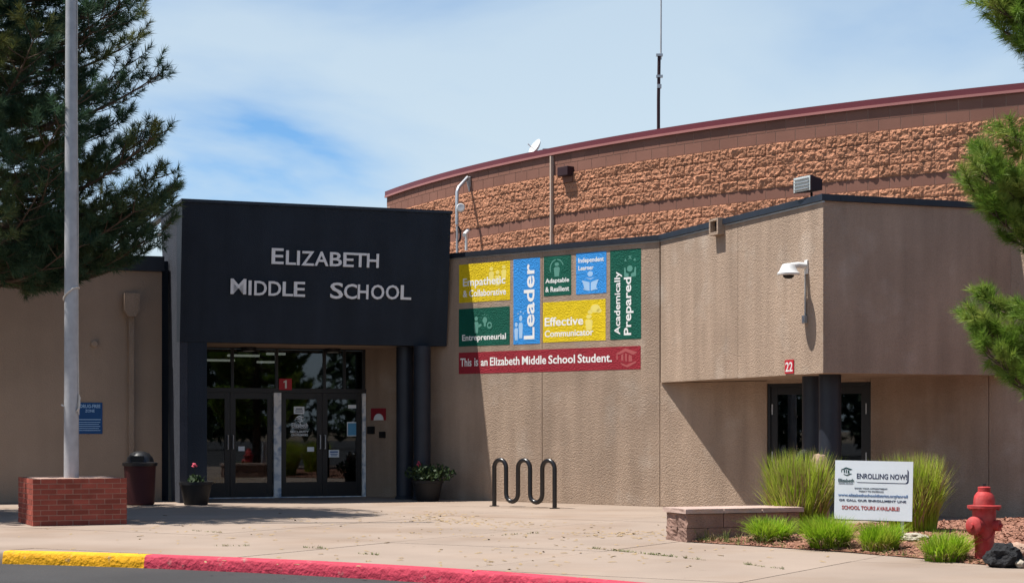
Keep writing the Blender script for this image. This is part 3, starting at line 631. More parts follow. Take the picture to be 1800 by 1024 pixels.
mt(t, w, h, 'Independent', 0.08, 0.92, 0.12, 0.27); mt(t, w, h, 'Learner', 0.08, 0.58, 0.31, 0.42)
t, w, h = mural('yellow wall panel reading Effective Communicator, under two small panels', 662, 1080, (462, 730), (435, 708), 'mural_yellow')
icon(t, w, h, person(0.74, 0.36, 0.74, 0.12)+[el(0.84, 0.22, 0.075, 0.10), el(0.76, 0.30, 0.04, 0.05), el(0.90, 0.28, 0.04, 0.05)], 'icon_yellow')
mt(t, w, h, 'Effective', 0.03, 0.65, 0.38, 0.60); mt(t, w, h, 'Communicator', 0.03, 0.81, 0.70, 0.87)
t, w, h = mural('tall dark green wall panel with Academically Prepared written upwards', 1110, 1316, (118, 710), (98, 700), 'mural_green')
icon(t, w, h, [el(0.64, 0.215, 0.09, 0.035), [(0.46, 0.20), (0.50, 0.20), (0.52, 0.26), (0.60, 0.27), (0.60, 0.31), (0.46, 0.30)], [(0.84, 0.20), (0.80, 0.20), (0.78, 0.26), (0.68, 0.27), (0.68, 0.31), (0.84, 0.30)],
               ], 'icon_green')
icon(t, w, h, [[(0.46, 0.13), (0.50, 0.10), (0.54, 0.13)], [(0.76, 0.13), (0.80, 0.10), (0.84, 0.13)], [(0.60, 0.075), (0.63, 0.07), (0.70, 0.11), (0.68, 0.115)], [(0.70, 0.07), (0.68, 0.068), (0.59, 0.11), (0.61, 0.115)]], 'icon_green')
mt(t, w, h, 'Academically', 0.14, 0.39, 0.24, 0.945, vert=True); mt(t, w, h, 'Prepared', 0.45, 0.76, 0.31, 0.955, vert=True)
t, w, h = mural('long dark red banner panel reading This is an Elizabeth Middle School Student', 101, 1313, (798, 940), (745, 900), 'mural_red')
for s_w, a_w, c_w in (('This', 113, 193), ('is', 214, 241), ('an', 260, 308), ('Elizabeth', 325, 530), ('Middle', 547, 710), ('School', 725, 900), ('Student.', 917, 1135)):
    mt(t, w, h, s_w, (a_w-101)/1212, (c_w-101)/1212, 0.40 if s_w == 'an' else 0.27, 0.655)
def emblem(x0, x1, y0, y1):
    def q(p): return [(x0+(x1-x0)*a, y0+(y1-y0)*c) for a, c in p]
    return [q([(0.0, 0.28), (0.45, 0.0), (1.0, 0.22), (0.80, 0.34), (0.46, 0.16), (0.2, 0.30)]), q([(0.26, 0.34), (0.36, 0.26), (0.36, 0.62), (0.26, 0.60)]), q([(0.44, 0.24), (0.52, 0.28), (0.52, 0.66), (0.44, 0.64)]),
            q([(0.60, 0.32), (0.74, 0.38), (0.76, 0.66), (0.60, 0.68)]), q([(0.05, 0.32), (0.10, 0.30), (0.11, 0.55), (0.03, 0.55)]), q([(0.22, 0.70), (0.5, 0.84), (0.9, 0.66), (0.95, 0.72), (0.55, 0.96), (0.3, 0.84)])]
icon(t, w, h, emblem(0.872, 0.985, 0.08, 0.95), 'icon_red', 'emblem')

# ------------------------------------------------------------------ small signs
def sign(name, label, cat, fr, px0, px1, py0, py1, mat, yoff=-0.012, th=0.01, y=0.0, group=None):
    pc = (px0+px1)/2; u0, u1 = fr.u(px0, y+yoff), fr.u(px1, y+yoff); zt, zb = fr.z(pc, py0, y+yoff), fr.z(pc, py1, y+yoff)
    x, yy = fr.w(u0, y+yoff); t = thing(name, label, cat, (x, yy, zb), fr.a, group); w, h = u1-u0, zt-zb
    b = B(); b.box(0, w, -0.002, th, 0, h); part('board', b, mat, t); return t, w, h
def lines(t, w, h, rows, mat):            # print too small to read in the photo
    b = B()
    for x0, x1, y0, y1 in rows: b.box(x0*w, x1*w, -0.0042, -0.0025, (1-y1)*h, (1-y0)*h)
    o = part('print', b, mat, t); o['kind'] = 'stuff'
def st(t, w, h, s, x0, x1, y0, y1, mat): text('lettering', s, (x0*w, x1*w, (1-y1)*h, (1-y0)*h), -0.0025, mat, t, 0.002)
t, w, h = sign('door_number_sign', 'square red sign with a white 1 above the entrance doors', 'sign', TW, 490.5, 513, 665, 685, 'sign_red', y=YD); 
b = B(); b.prism_y([(0.46*w, 0.14*h), (0.60*w, 0.14*h), (0.60*w, 0.86*h), (0.49*w, 0.86*h), (0.34*w, 0.74*h), (0.34*w, 0.62*h), (0.46*w, 0.69*h)], -0.0045, -0.0025); part('lettering', b, 'white_paint', t)
t, w, h = sign('door_number_sign', 'red sign with a white 22 low on the overhang wall', 'sign', OV, 1379.5, 1395, 632, 656, 'sign_red'); st(t, w, h, '22', 0.10, 0.90, 0.16, 0.86, 'white_paint')
t, w, h = sign('zone_sign', 'blue drug-free zone sign on the shaded wall behind the flagpole', 'sign', LW, 134, 180, 707, 762, 'sign_blue')
for s, a, c, e, f_ in (('DRUG-FREE', 0.14, 0.92, 0.06, 0.17), ('ZONE', 0.34, 0.70, 0.22, 0.31)):
    st(t, w, h, s, a, c, e, f_, 'icon_blue')
lines(t, w, h, [(0.06, 0.94, 0.53, 0.555)]+[(0.08, 0.92-0.05*(k % 2), 0.62+0.065*k, 0.638+0.065*k) for k in range(5)], 'icon_blue')
YG = YD+0.05
t, w, h = sign('paper_notice', 'white paper notice taped high on the glass entrance door', 'notice', TW, 516.5, 535, 714, 727, 'paper', y=YG, yoff=-0.006, th=0.001); lines(t, w, h, [(0.2, 0.8, 0.22, 0.38), (0.15, 0.85, 0.48, 0.58), (0.15, 0.85, 0.68, 0.78)], 'ink_grey')
t, w, h = sign('paper_notice', 'light blue poster on the rightmost entrance door', 'notice', TW, 610, 628, 741, 766, 'paper', y=YG, yoff=-0.006, th=0.001)
b = B(); b.box(0.08*w, 0.92*w, -0.004, -0.0025, 0.06*h, 0.92*h); part('print', b, 'paper_blue', t)
t, w, h = sign('paper_notice', 'white notice with dark print beside the right push bar', 'notice', TW, 578, 596, 790, 803, 'paper', y=YG, yoff=-0.006, th=0.001); lines(t, w, h, [(0.12, 0.88, 0.18, 0.38), (0.15, 0.85, 0.5, 0.62), (0.2, 0.8, 0.72, 0.82)], 'ink_blue')
t, w, h = sign('paper_notice', 'small white sticker by the handle of the left door pair', 'notice', TW, 419, 430, 784, 792, 'paper', y=YG, yoff=-0.006, th=0.001)
t, w, h = sign('paper_notice', 'small white sticker by the handle of the right door pair', 'notice', TW, 540, 552, 785, 793, 'paper', y=YG, yoff=-0.006, th=0.001)
t, w, h = sign('paper_notice', 'narrow pale label near the top of the rightmost entrance door', 'notice', TW, 612, 626, 711, 717, 'paper', y=YG, yoff=-0.006, th=0.001)
# printed decal on the door glass
x, yy = TW.w(TW.u(506, YG), YG-0.004); t = thing('door_decal', 'white school emblem and security lettering on the entrance door glass', 'decal', (x, yy, TW.z(525, 768, YG)), TW.a)
w, h = TW.u(546, YG)-TW.u(506, YG), TW.z(525, 729, YG)-TW.z(525, 768, YG)
b = B()
for p in emblem(0.33, 0.70, 0.02, 0.34):
    q = [(x_*w, (1-y_)*h) for x_, y_ in p]; ar = sum(q[i][0]*q[(i+1) % len(q)][1]-q[(i+1) % len(q)][0]*q[i][1] for i in range(len(q))); b.prism_y(q if ar > 0 else q[::-1], -0.002, 0)
part('emblem', b, 'paper', t)
for s, a, c, e, f_ in (('Elizabeth', 0.16, 0.88, 0.35, 0.55), ('SCHOOL DISTRICT', 0.18, 0.86, 0.57, 0.62), ('SECURITY', 0.10, 0.92, 0.70, 0.80), ('ON PREMISES', 0.14, 0.88, 0.85, 0.94)): st(t, w, h, s, a, c, e, f_, 'paper')
t, w, h = sign('wall_notice', 'dark red framed notice on the wall right of the entrance', 'notice', WA, 652, 678, 717, 738, 'mural_red')
b = B(); b.prism_y([(0.55*w+0.16*w*2*math.cos(a), 0.0+0.16*w*2*math.sin(a)) for a in np.linspace(0, PI, 12)], -0.02, -0.003); part('half_round_badge', b, 'paper', t)

# ------------------------------------------------------------------ flagpole and brick planter
PF = Fr(*gp(58, 924.5), 25); PW, PD, PH = PF.u(223), 1.32, 0.70
pt = thing('brick_planter', 'low square red brick base around the flagpole', 'planter', (PF.o[0], PF.o[1], 0), PF.a)
b = B(); b.box(0.008, PW-0.008, 0.008, PD-0.008, 0, PH-0.006); part('mortar_core', b, 'brick_mortar', pt)
BL, BH, BT = 0.235, PH/9, 0.10
def brickmesh(l, d, s=0):
    b = B(); b.box(0, l, 0, d, 0, BH-0.011); m = b.mesh('brick', 'brick'); return m
BM = {}
def brick(x, y, z, l, d):
    k = (round(l, 3), round(d, 3))
    if k not in BM: BM[k] = brickmesh(l, d)
    link('brick', BM[k], pt, (x+random.uniform(-.001, .001), y+random.uniform(-.0015, .0015), z))
def course(n0, L, off):                      # spans of brick lengths along a face
    o = []; x = -off
    while x < L-0.02:
        a, c = max(0, x), min(L, x+BL-0.011)
        if c-a > 0.03: o.append((a, c-a))
        x += BL
    return o
for k in range(9):
    z = k*BH+0.005; off = 0.0 if k % 2 else BL/2
    for a, l in course(0, PW, off): brick(a, 0, z, l, BT); brick(a, PD-BT, z, l, BT)
    for a, l in course(0, PD-2*BT-0.022, BL/2-off):
        brick(0, BT+0.011+a, z, BT, l); brick(PW-BT, BT+0.011+a, z, BT, l)
b = B(); b.box(BT+0.004, PW-BT-0.004, BT+0.004, PD-BT-0.004, PH-0.05, PH-0.003); part('top_slab', b, 'brick_mortar', pt)
cx_, cy_ = PF.w(PW*0.44, PD*0.42); dfl = cy_; cx_ = (125.5-CX)/FPX*dfl
fp = thing('flagpole', 'tall weathered grey metal flagpole rising from the brick base', 'flagpole', (cx_, cy_, PH-0.003))
b = B(); b.lathe([(0.112, 0), (0.110, 0.8), (0.104, 3), (0.09, 6.5), (0.075, 9), (0.06, 11.5)], 24); pole = part('pole', b, 'pole_metal', fp, smooth=True)
for zz in np.arange(0.9, 8.5, 0.62): pass
b = B(); b.lathe([(0.02, 11.5), (0.07, 11.54), (0.09, 11.6), (0.07, 11.67), (0.0, 11.7)], 16); part('finial', b, 'alu', fp, smooth=True)
b = B(); b.tube([(0.118-0.004*z_+0.004*math.sin(z_*2), -0.02, z_) for z_ in np.linspace(0.95, 11.2, 30)], 0.008, 6); part('halyard', b, 'rope', fp)
b = B(); b.tube([(0.125, -0.03, 1.25), (0.135, -0.05, 1.12), (0.12, -0.06, 0.98), (0.115, -0.04, 1.1), (0.14, -0.03, 1.22)], 0.014, 6); part('rope_tail', b, 'rope', fp)
b = B(); b.tube([(0.115*math.cos(a), 0.115*math.sin(a), 2.78+0.10*math.cos(a+0.4)) for a in np.linspace(-PI, 0.1, 14)], 0.014, 6); part('rope_wrap', b, 'rope', fp)
b = B(); b.tube([(0.09, -0.06, 1.0), (0.14, -0.09, 1.06)], 0.012, 6); b.tube([(-0.1, -0.06, 1.08), (-0.13, -0.08, 1.1)], 0.014, 6); part('cleat', b, 'alu', fp)

# ------------------------------------------------------------------ bin, pots, bike rack
x, y = gp(241, 888); bn = thing('trash_can', 'dark red litter bin with a black dome lid behind the brick base', 'trash can', (x, y+0.25, 0))
b = B(); b.lathe([(0.24, 0), (0.27, 0.03), (0.295, 0.72), (0.30, 0.74)], 28); part('bin_body', b, 'bin_red', bn, smooth=True)
b = B(); b.lathe([(0.325, 0.742), (0.33, 0.80), (0.26, 0.82), (0.235, 0.90), (0.17, 0.98), (0.06, 1.02), (0, 1.022)], 28); lid = part('dome_lid', b, 'bin_black', bn, smooth=True)
b = B(); b.box(-0.12, 0.12, -0.262, -0.20, 0.835, 0.93); part('swing_flap', b, 'black_rubber', lid)
def pot(label, x, y, r, h):
    t = thing('flower_pot', label, 'pot', (x, y, 0), 0, 'flower pots by the entrance')
    b = B(); b.lathe([(r*0.70, 0), (r*0.74, 0.02), (r*0.98, h*0.86), (r*1.06, h*0.87), (r*1.06, h), (r*0.92, h), (r*0.90, h*0.9), (0, h*0.9)], 28); part('bowl', b, 'pot', t, smooth=True)
    return t
def leafy(name, label, loc, rad, hgt, n, flowers, stems=9):
    t = thing(name, label, 'plant', loc); rs = np.random.default_rng(n)
    b = B()
    for k in range(stems):
        a, q = rs.uniform(0, 2*PI), rs.uniform(0.1, 0.9)*rad; b.tube([(q*0.2*math.cos(a), q*0.2*math.sin(a), 0), (q*0.7*math.cos(a), q*0.7*math.sin(a), hgt*0.5), (q*math.cos(a), q*math.sin(a), hgt*0.85)], 0.006, 5)
    part('stem', b, 'leaf', t)
    v, f = [], []
    for k in range(n):
        c = rs.normal(0, 0.45, 3); c = c/max(1, np.linalg.norm(c)); p = Vector((c[0]*rad, c[1]*rad, hgt*0.5+c[2]*hgt*0.5)); s = rs.uniform(0.025, 0.05)
        a = Vector(rs.normal(0, 1, 3)).normalized(); q = a.orthogonal().normalized(); k0 = len(v); v += [p-a*s, p+q*s*0.7, p+a*s, p-q*s*0.7]; f.append((k0, k0+1, k0+2, k0+3))
    o = link('foliage', npmesh('foliage', [tuple(p) for p in v], f, 'leaf'), t)
    for fx, fz in flowers:
        b = B()
        b.tube([(fx*0.5, 0, hgt*0.4), (fx, -0.05, fz-0.02)], 0.005, 5); fl_ = part('flower_stem', b, 'leaf', t); b = B()
        for q in range(10):
            a = rs.normal(0, 1, 3); a = a/np.linalg.norm(a)*0.035; b.lathe([(0.0, -0.02), (0.025, 0), (0.0, 0.02)], 6, origin=(fx+a[0], -0.05+a[1], fz+a[2]*1.4))
        part('flower', b, 'petal', fl_)
    return t
x, y = gp(341, 887.5); y += 0.2; pot('black bowl planter left of the entrance doors', x, y, 0.30, 0.44)
leafy('geranium', 'sparse pink flowering plant in the left black pot', (x, y, 0.40), 0.20, 0.16, 60, [(-0.02, 0.34)], 6)
x, y = (752-CX)/FPX*34.55, 34.55; pot('black bowl planter at the foot of the navy columns', x, y, 0.30, 0.42)
leafy('geranium', 'bushy green geranium with one pink bloom by the navy columns', (x+0.05, y-0.02, 0.38), 0.50, 0.36, 700, [(-0.22, 0.36)], 12)
p0, p1 = Vector(gp(869, 889)), Vector(gp(975, 893)); dv_ = p1-p0
rk = thing('bike_rack', 'black wave tube bike rack in front of the mural wall', 'bike rack', (p0.x, p0.y, 0), math.atan2(dv_.y, dv_.x)); Lr = dv_.length; s_ = Lr/5; r_ = s_/2
pts = [(0, 0, -0.0)]; HT = 0.91-0.045
for k in range(5):
    c = s_*k+r_; up = k % 2 == 0; zc = HT-r_ if up else 0.10+r_
    for a in np.linspace(PI, 0, 11): pts.append((c+r_*math.cos(a), 0, zc+(r_*math.sin(a) if up else -r_*math.sin(a))))
pts.append((Lr, 0, 0.0)); b = B(); b.tube(pts, 0.042, 14); part('wave_tube', b, 'rack_black', rk, smooth=True)
for xx in (0, Lr): b = B(); b.lathe([(0.095, 0), (0.095, 0.012), (0.05, 0.018)], 18, origin=(xx, 0, 0)); part('foot_plate', b, 'rack_black', rk, smooth=True)

# ------------------------------------------------------------------ retaining wall
rw = Fr(*gp(1207, 952.5), 20); rwt = thing('retaining_wall', 'low pinkish split-block garden wall with flat cap beside the grasses', 'garden wall', (rw.o[0], rw.o[1], 0), rw.a)
def rough_box(x0, x1, y0, y1, z0, z1, amt, sides, seed):
    bm = bmesh.new(); bmesh.ops.create_cube(bm, size=1)
    for v in bm.verts: v.co = Vector(((x0+x1)/2+v.co.x*(x1-x0), (y0+y1)/2+v.co.y*(y1-y0), (z0+z1)/2+v.co.z*(z1-z0)))
    bmesh.ops.subdivide_edges(bm, edges=bm.edges[:], cuts=5, use_grid_fill=True); bm.normal_update()
    for v in bm.verts:
        q = v.co*9+Vector((seed*3.1, 0, 0)); n_ = mnoise.noise(q)+0.6*mnoise.noise(q*2.5); dirs = Vector((0, 0, 0))
        for s in sides: dirs += Vector(s) if (v.co-Vector(((x0+x1)/2, (y0+y1)/2, (z0+z1)/2))).dot(Vector(s)) > 0.45*abs(Vector((x1-x0, y1-y0, z1-z0)).dot(Vector(s))) else Vector((0, 0, 0))
        v.co += dirs*amt*n_+Vector((mnoise.noise(q+Vector((9, 0, 0))), mnoise.noise(q+Vector((0, 9, 0))), 0))*0.004
    b = B(); b.v = [tuple(v.co) for v in bm.verts]; b.f = [tuple(v.index for v in f.verts) for f in bm.faces]; bm.free(); return b
seed = 0
for k, offs in ((0, [0, 0.30, 0.76, 1.22, 1.62]), (1, [0, 0.52, 1.0, 1.44, 1.62])):
    for a, c in zip(offs[:-1], offs[1:]):
        seed += 1; first = a == 0; part('block', rough_box(a+0.004, c-0.006, 0, 0.30, 0.18*k, 0.18*k+0.174, 0.028 if first else 0.006, [(-1, 0, 0)] if first else [(0, -1, 0)], seed), 'retain', rwt)
    seed += 1; part('block', rough_box(0.01, 0.4, 0.31, 0.62, 0.18*k, 0.18*k+0.174, 0.03, [(-1, 0, 0)], seed), 'retain', rwt)
    seed += 1; part('block', rough_box(0.41, 1.62, 0.31, 0.62, 0.18*k, 0.18*k+0.174, 0.01, [(0, 1, 0)], seed), 'retain', rwt)
for a, c in ((-0.03, 0.50), (0.508, 1.05), (1.058, 1.66)):
    seed += 1; part('cap_stone', rough_box(a, c, -0.035, 0.65, 0.362, 0.42, 0.012, [(0, -1, 0), (-1, 0, 0)], seed), 'retain_cap', rwt)

# ------------------------------------------------------------------ enrolling sign
sx0, sy0 = (1465-CX)/FPX*21.3, 21.3; SW = (1603-1465)/FPX*21.3/(math.cos(R(24))+0.21*math.sin(R(24)))*0.985; z1s, z0s = zat(808, 21.3), zat(911, 21.3)
es = thing('yard_sign', 'white Enrolling Now board standing among the ornamental grasses', 'sign', (sx0, sy0, 0), R(-3)); es.rotation_euler = (R(-2), R(0.8), R(-24))
b = B(); b.box(0, SW, 0, 0.012, z0s, z1s); bd = part('board', b, 'board_white', es)
for xx in (0.12, SW-0.12): b = B(); b.box(xx-0.018, xx+0.018, 0.013, 0.035, 0.0, z1s-0.05); part('stake', b, 'alu', es)
HS = z1s-z0s
def sg(s, a, c, e, f_, mat): text('lettering', s, (a*SW, c*SW, z0s+(1-f_)*HS, z0s+(1-e)*HS), -0.001, mat, bd, 0.002)
sg('ENROLLING NOW!', 0.285, 0.925, 0.215, 0.305, 'ink_navy')
def rrect(x0, x1, z0, z1, r): return [(x1-r+r*math.cos(a), z1-r+r*math.sin(a)) for a in np.linspace(0, PI/2, 5)]+[(x0+r+r*math.cos(a), z1-r+r*math.sin(a)) for a in np.linspace(PI/2, PI, 5)]+[(x0+r+r*math.cos(a), z0+r+r*math.sin(a)) for a in np.linspace(PI, 1.5*PI, 5)]+[(x1-r+r*math.cos(a), z0+r+r*math.sin(a)) for a in np.linspace(1.5*PI, 2*PI, 5)]
b = B(); b.prism_y(rrect(0.275*SW, 0.948*SW, z0s+0.625*HS, z0s+0.865*HS, 0.03), -0.0012, -0.0004); fb = part('frame_print', b, 'ink_navy', bd)
b = B(); b.prism_y(rrect(0.268*SW, 0.930*SW, z0s+0.637*HS, z0s+0.878*HS, 0.03), -0.0018, -0.0013); part('frame_fill', b, 'board_white', bd)
for o in [o for o in bd.children if o.name.startswith('lettering')]: o.location.y = -0.0012
b = B()
for p in emblem(0.075, 0.225, 0.115, 0.27):
    q = [(x_*SW, z0s+(1-y_)*HS) for x_, y_ in p]; ar = sum(q[i][0]*q[(i+1) % len(q)][1]-q[(i+1) % len(q)][0]*q[i][1] for i in range(len(q))); b.prism_y(q if ar > 0 else q[::-1], -0.002, -0.0005)
part('emblem', b, 'ink_teal', bd)
sg('Elizabeth', 0.045, 0.25, 0.31, 0.37, 'ink_teal'); sg('SCHOOL DISTRICT', 0.05, 0.24, 0.385, 0.40, 'ink_grey')
sg('BOOK YOUR APPOINTMENT', 0.26, 0.68, 0.455, 0.478, 'ink_grey'); sg('TODAY TO SCHEDULE', 0.31, 0.63, 0.503, 0.526, 'ink_grey')
sg('www.elizabethschooldistrict.org/enroll', 0.045, 0.94, 0.56, 0.625, 'ink_blue'); sg('OR CALL OUR ENROLLMENT LINE', 0.06, 0.92, 0.655, 0.69, 'ink_navy'); sg('SCHOOL TOURS AVAILABLE!', 0.10, 0.84, 0.765, 0.83, 'ink_red')

# ------------------------------------------------------------------ hydrant and rocks
x, y = gp(1730, 986); hz0 = bedz(x, y)-0.02
hy = thing('fire_hydrant', 'weathered red fire hydrant at the edge of the mulch bed', 'fire hydrant', (x, y, hz0))
b = B(); b.lathe([(0.10, 0), (0.098, 0.12), (0.105, 0.22), (0.122, 0.34), (0.126, 0.52), (0.126, 0.545)], 28); part('barrel', b, 'hydrant_red', hy, smooth=True)
b = B(); b.lathe([(0.14, 0.546), (0.178, 0.55), (0.180, 0.58), (0.12, 0.587)], 28); fl = part('flange', b, 'hydrant_red', hy, smooth=True)
for k in range(8): a = k*PI/4+0.2; b = B(); b.lathe([(0.012, 0.53), (0.014, 0.546)], 6, origin=(0.158*math.cos(a), 0.158*math.sin(a), 0)); part('bolt', b, 'hydrant_red', fl)
b = B(); b.lathe([(0.116, 0.587), (0.114, 0.64), (0.104, 0.685), (0.080, 0.72), (0.062, 0.733)], 28); bon = part('bonnet', b, 'hydrant_red', hy, smooth=True)
b = B(); b.lathe([(0.066, 0.733), (0.068, 0.775), (0.058, 0.783), (0.02, 0.786)], 24); part('cap_ring', b, 'hydrant_red', bon, smooth=True)
b = B(); b.lathe([(0.022, 0.786), (0.019, 0.815)], 5); part('operating_nut', b, 'black_rubber', bon)
d1 = Vector((-0.80, -0.60, 0)); b = B(); b.lathe([(0.085, 0.06), (0.088, 0.145), (0.098, 0.15), (0.102, 0.185), (0.085, 0.20), (0.03, 0.205), (0.028, 0.235), (0.0, 0.236)], 24, axis=d1, origin=(0, 0, 0.365)); part('pumper_nozzle', b, 'hydrant_red', hy, smooth=True)
for d2 in (Vector((0.78, -0.62, 0)), Vector((-0.6, 0.8, 0))):
    b = B(); b.lathe([(0.055, 0.08), (0.056, 0.14), (0.062, 0.145), (0.062, 0.175), (0.022, 0.182), (0.02, 0.205), (0, 0.206)], 20, axis=d2, origin=(0, 0, 0.37)); part('hose_nozzle', b, 'hydrant_red', hy, smooth=True)
b = B(); b.tube([(-0.12, -0.10, 0.33), (-0.09, -0.11, 0.24), (-0.02, -0.122, 0.20), (0.05, -0.115, 0.25), (0.10, -0.09, 0.33)], 0.006, 6); part('cap_chain', b, 'hydrant_red', hy, smooth=True)
def rock(name, label, px, py, w, h, mat, seed, dpt=None, yoff=0.0, amp=0.3, group=None):
    x, y = gp(px, py); y += yoff; bm = bmesh.new(); bmesh.ops.create_icosphere(bm, subdivisions=4, radius=1)
    for v in bm.verts:
        q = v.co*1.6+Vector((seed*7.7, 0, 0)); v.co *= 1+amp*mnoise.noise(q)+amp*0.4*mnoise.noise(q*3)+amp*0.2*mnoise.noise(q*7)
        v.co = Vector((v.co.x*w/2, v.co.y*(dpt or w)/2, max(v.co.z, -0.75)*h/1.7))
    b = B(); b.v = [tuple(v.co) for v in bm.verts]; b.f = [tuple(v.index for v in f.verts) for f in bm.faces]; bm.free()
    o = link(name, b.mesh(name, mat, True), None, (x, y, h*0.42+(bedz(x, y) if inpoly(x, y, BEDP) else 0))); return tag(o, label, 'rock', group)
rock('lava_rock', 'rough black lava rock at the foot of the hydrant', 1763, 996, 0.33, 0.24, 'lava', 1, amp=0.35)
rock('edging_stone', 'flat pinkish edging stone right of the black rock', 1794, 990, 0.30, 0.16, 'rock', 2, yoff=0.05)
rock('edging_stone', 'pale flat stone between the small grass clumps', 1618, 967, 0.32, 0.09, 'rock_pale', 3, dpt=0.25, yoff=0.35)
rock('edging_stone', 'small white pebble beside the black rock', 1793, 998, 0.10, 0.07, 'rock_pale', 4)
x, y = (1441-CX)/FPX*24.4, 24.4
def pillar_rock(px, d, w, ztop, mat, seed, label):
    bm = bmesh.new(); bmesh.ops.create_icosphere(bm, subdivisions=4, radius=1); x = (px-CX)/FPX*d; z0 = bedz(x, d) if inpoly(x, d, BEDP) else 0; h = ztop-z0
    for v in bm.verts:
        q = v.co*1.4+Vector((seed*5.5, 0, 0)); zz_ = v.co.z; k_ = (1-min(1, abs(zz_))**6)**0.5/max(0.05, (1-min(1, zz_*zz_))**0.5); v.co = Vector((v.co.x*k_, v.co.y*k_, zz_)); v.co *= 1+0.10*mnoise.noise(q)+0.06*mnoise.noise(q*3); v.co = Vector((v.co.x*w/2, v.co.y*w/2, max(-0.8, v.co.z)*h*0.53+h*0.43))
    b = B(); b.v = [tuple(v.co) for v in bm.verts]; b.f = [tuple(v.index for v in f.verts) for f in bm.faces]; bm.free(); tag(link('standing_stone', b.mesh('standing_stone', mat, True), None, (x, d, z0)), label, 'rock')
pillar_rock(1441, 24.3, 0.27, 1.13, 'rock', 5, 'pinkish standing boulder half hidden behind the tall grass'); pillar_rock(1409, 24.6, 0.24, 1.18, 'lava', 6, 'dark standing boulder left of the pinkish one behind the grass')

# ------------------------------------------------------------------ grasses
def blades(n, rad, hgt, lean_, wid, rs, droop=0.5, jit=0.5):
    a = rs.uniform(0, 2*PI, n); q = np.sqrt(rs.uniform(0, 1, n))*rad; base = np.stack([q*np.cos(a), q*np.sin(a), np.zeros(n)], 1)
    a2 = a+rs.normal(0, 1.1, n); ln = lean_*(0.25+0.75*q/rad)*rs.uniform(0.4, 1.3, n); H = hgt*rs.uniform(1-jit, 1.08, n)
    out_ = np.stack([np.cos(a2), np.sin(a2), np.zeros(n)], 1); side = np.stack([-np.sin(a2), np.cos(a2), np.zeros(n)], 1)
    tw = rs.uniform(-1, 1, (n, 1)); side = side*np.cos(tw)+out_*np.sin(tw)
    V = []; ts = [0, 0.35, 0.7, 1.0]
    for t in ts:
        c = base+out_*(ln*(t**1.8))[:, None]; c[:, 2] = H*(t-droop*ln/hgt*t**3*0.55)
        ww = wid*(1-t)**0.6*(0.8 if t == 0 else 1)
        if t < 1: V += [c-side*ww/2, c+side*ww/2]
        else: V.append(c)
    V = np.stack(V, 1).reshape(-1, 3); k = np.arange(n)*7
    F = np.concatenate([np.stack([k+i, k+j, k+l], 1) for i, j, l in ((0, 1, 3), (0, 3, 2), (2, 3, 5), (2, 5, 4), (4, 5, 6))]); return V, F
def grass(name, label, px, d, n, rad, hgt, lean_, wid, mat, seed, group, dry=0.2):
    rs = np.random.default_rng(seed); x = (px-CX)/FPX*d; t = thing(name, label, 'grass', (x, d, bedz(x, d)-0.02), 0, group)
    bias = rs.normal(0, 0.16, 2); t.scale = (rs.uniform(0.9, 1.12), 1, 1)
    v, f = blades(n, rad, hgt, lean_, wid, rs); v[:, :2] += bias*(np.maximum(v[:, 2:3], 0))*0.7; link('blades', npmesh('blades', v, f, mat), t)
    v, f = blades(int(n*dry), rad*0.95, hgt*(1.08 if hgt > 0.6 else 0.6), lean_*1.25, wid*0.8, rs, 0.8); link('dry_blades', npmesh('dry_blades', v, f, 'grass_dry'), t)
G1 = 'tall ornamental grasses'; G2 = 'low bright grass clumps at the bed edge'
grass('ornamental_grass', 'tall green ornamental grass left of the white board', 1405, 22.9, 2300, 0.30, 1.13, 0.33, 0.018, 'grass_blade', 11, G1, 0.16)
grass('ornamental_grass', 'tall green ornamental grass behind the right half of the white board', 1605, 22.4, 2300, 0.31, 1.03, 0.31, 0.018, 'grass_blade', 12, G1, 0.2)
for px, py, lab, s in ((1355, 957, 'low bright grass clump beside the garden wall end', 21), (1458, 966, 'low bright grass clump in front of the board, second from the wall', 22), (1547, 972, 'low bright grass clump under the right half of the white board', 23), (1660, 987, 'low bright grass clump just left of the hydrant', 24)):
    d = gp(px, py)[1]+0.12; grass('grass_clump', lab, px, d, {21: 800, 22: 1300, 23: 1000, 24: 900}[s], {21: 0.2, 22: 0.25, 23: 0.21, 24: 0.20}[s], {21: 0.36, 22: 0.44, 23: 0.38, 24: 0.37}[s], {21: 0.28, 22: 0.30, 23: 0.25, 24: 0.22}[s], 0.013, 'grass_bright', s, G2, 0.3)
v_, f_a, k = [], [], 0; rs = np.random.default_rng(5)
for i in range(26):                          # weeds along the garden wall foot and bed edge
    t_ = rs.uniform(0, 1); px = 1215+t_*130; d = gp(px, 952+t_*7)[1]+rs.uniform(0.03, 0.15); x = (px-CX)/FPX*d
    v, f = blades(7, 0.03, rs.uniform(0.08, 0.24), 0.10, 0.008, rs); v_.append(v+np.array([x, d, bedz(x, d)-0.01])); f_a.append(f+k); k += len(v)
for i in range(120):
    t_ = rs.uniform(0, 1); j = int(t_*4.99); a, c = Vector(BEDP[j]), Vector(BEDP[j+1]); p = a.lerp(c, rs.uniform(0, 1)); p.y += rs.uniform(0.02, 0.2)
    v, f = blades(6, 0.04, rs.uniform(0.03, 0.09), 0.06, 0.008, rs); v_.append(v+np.array([p.x, p.y, bedz(p.x, p.y)-0.01])); f_a.append(f+k); k += len(v)
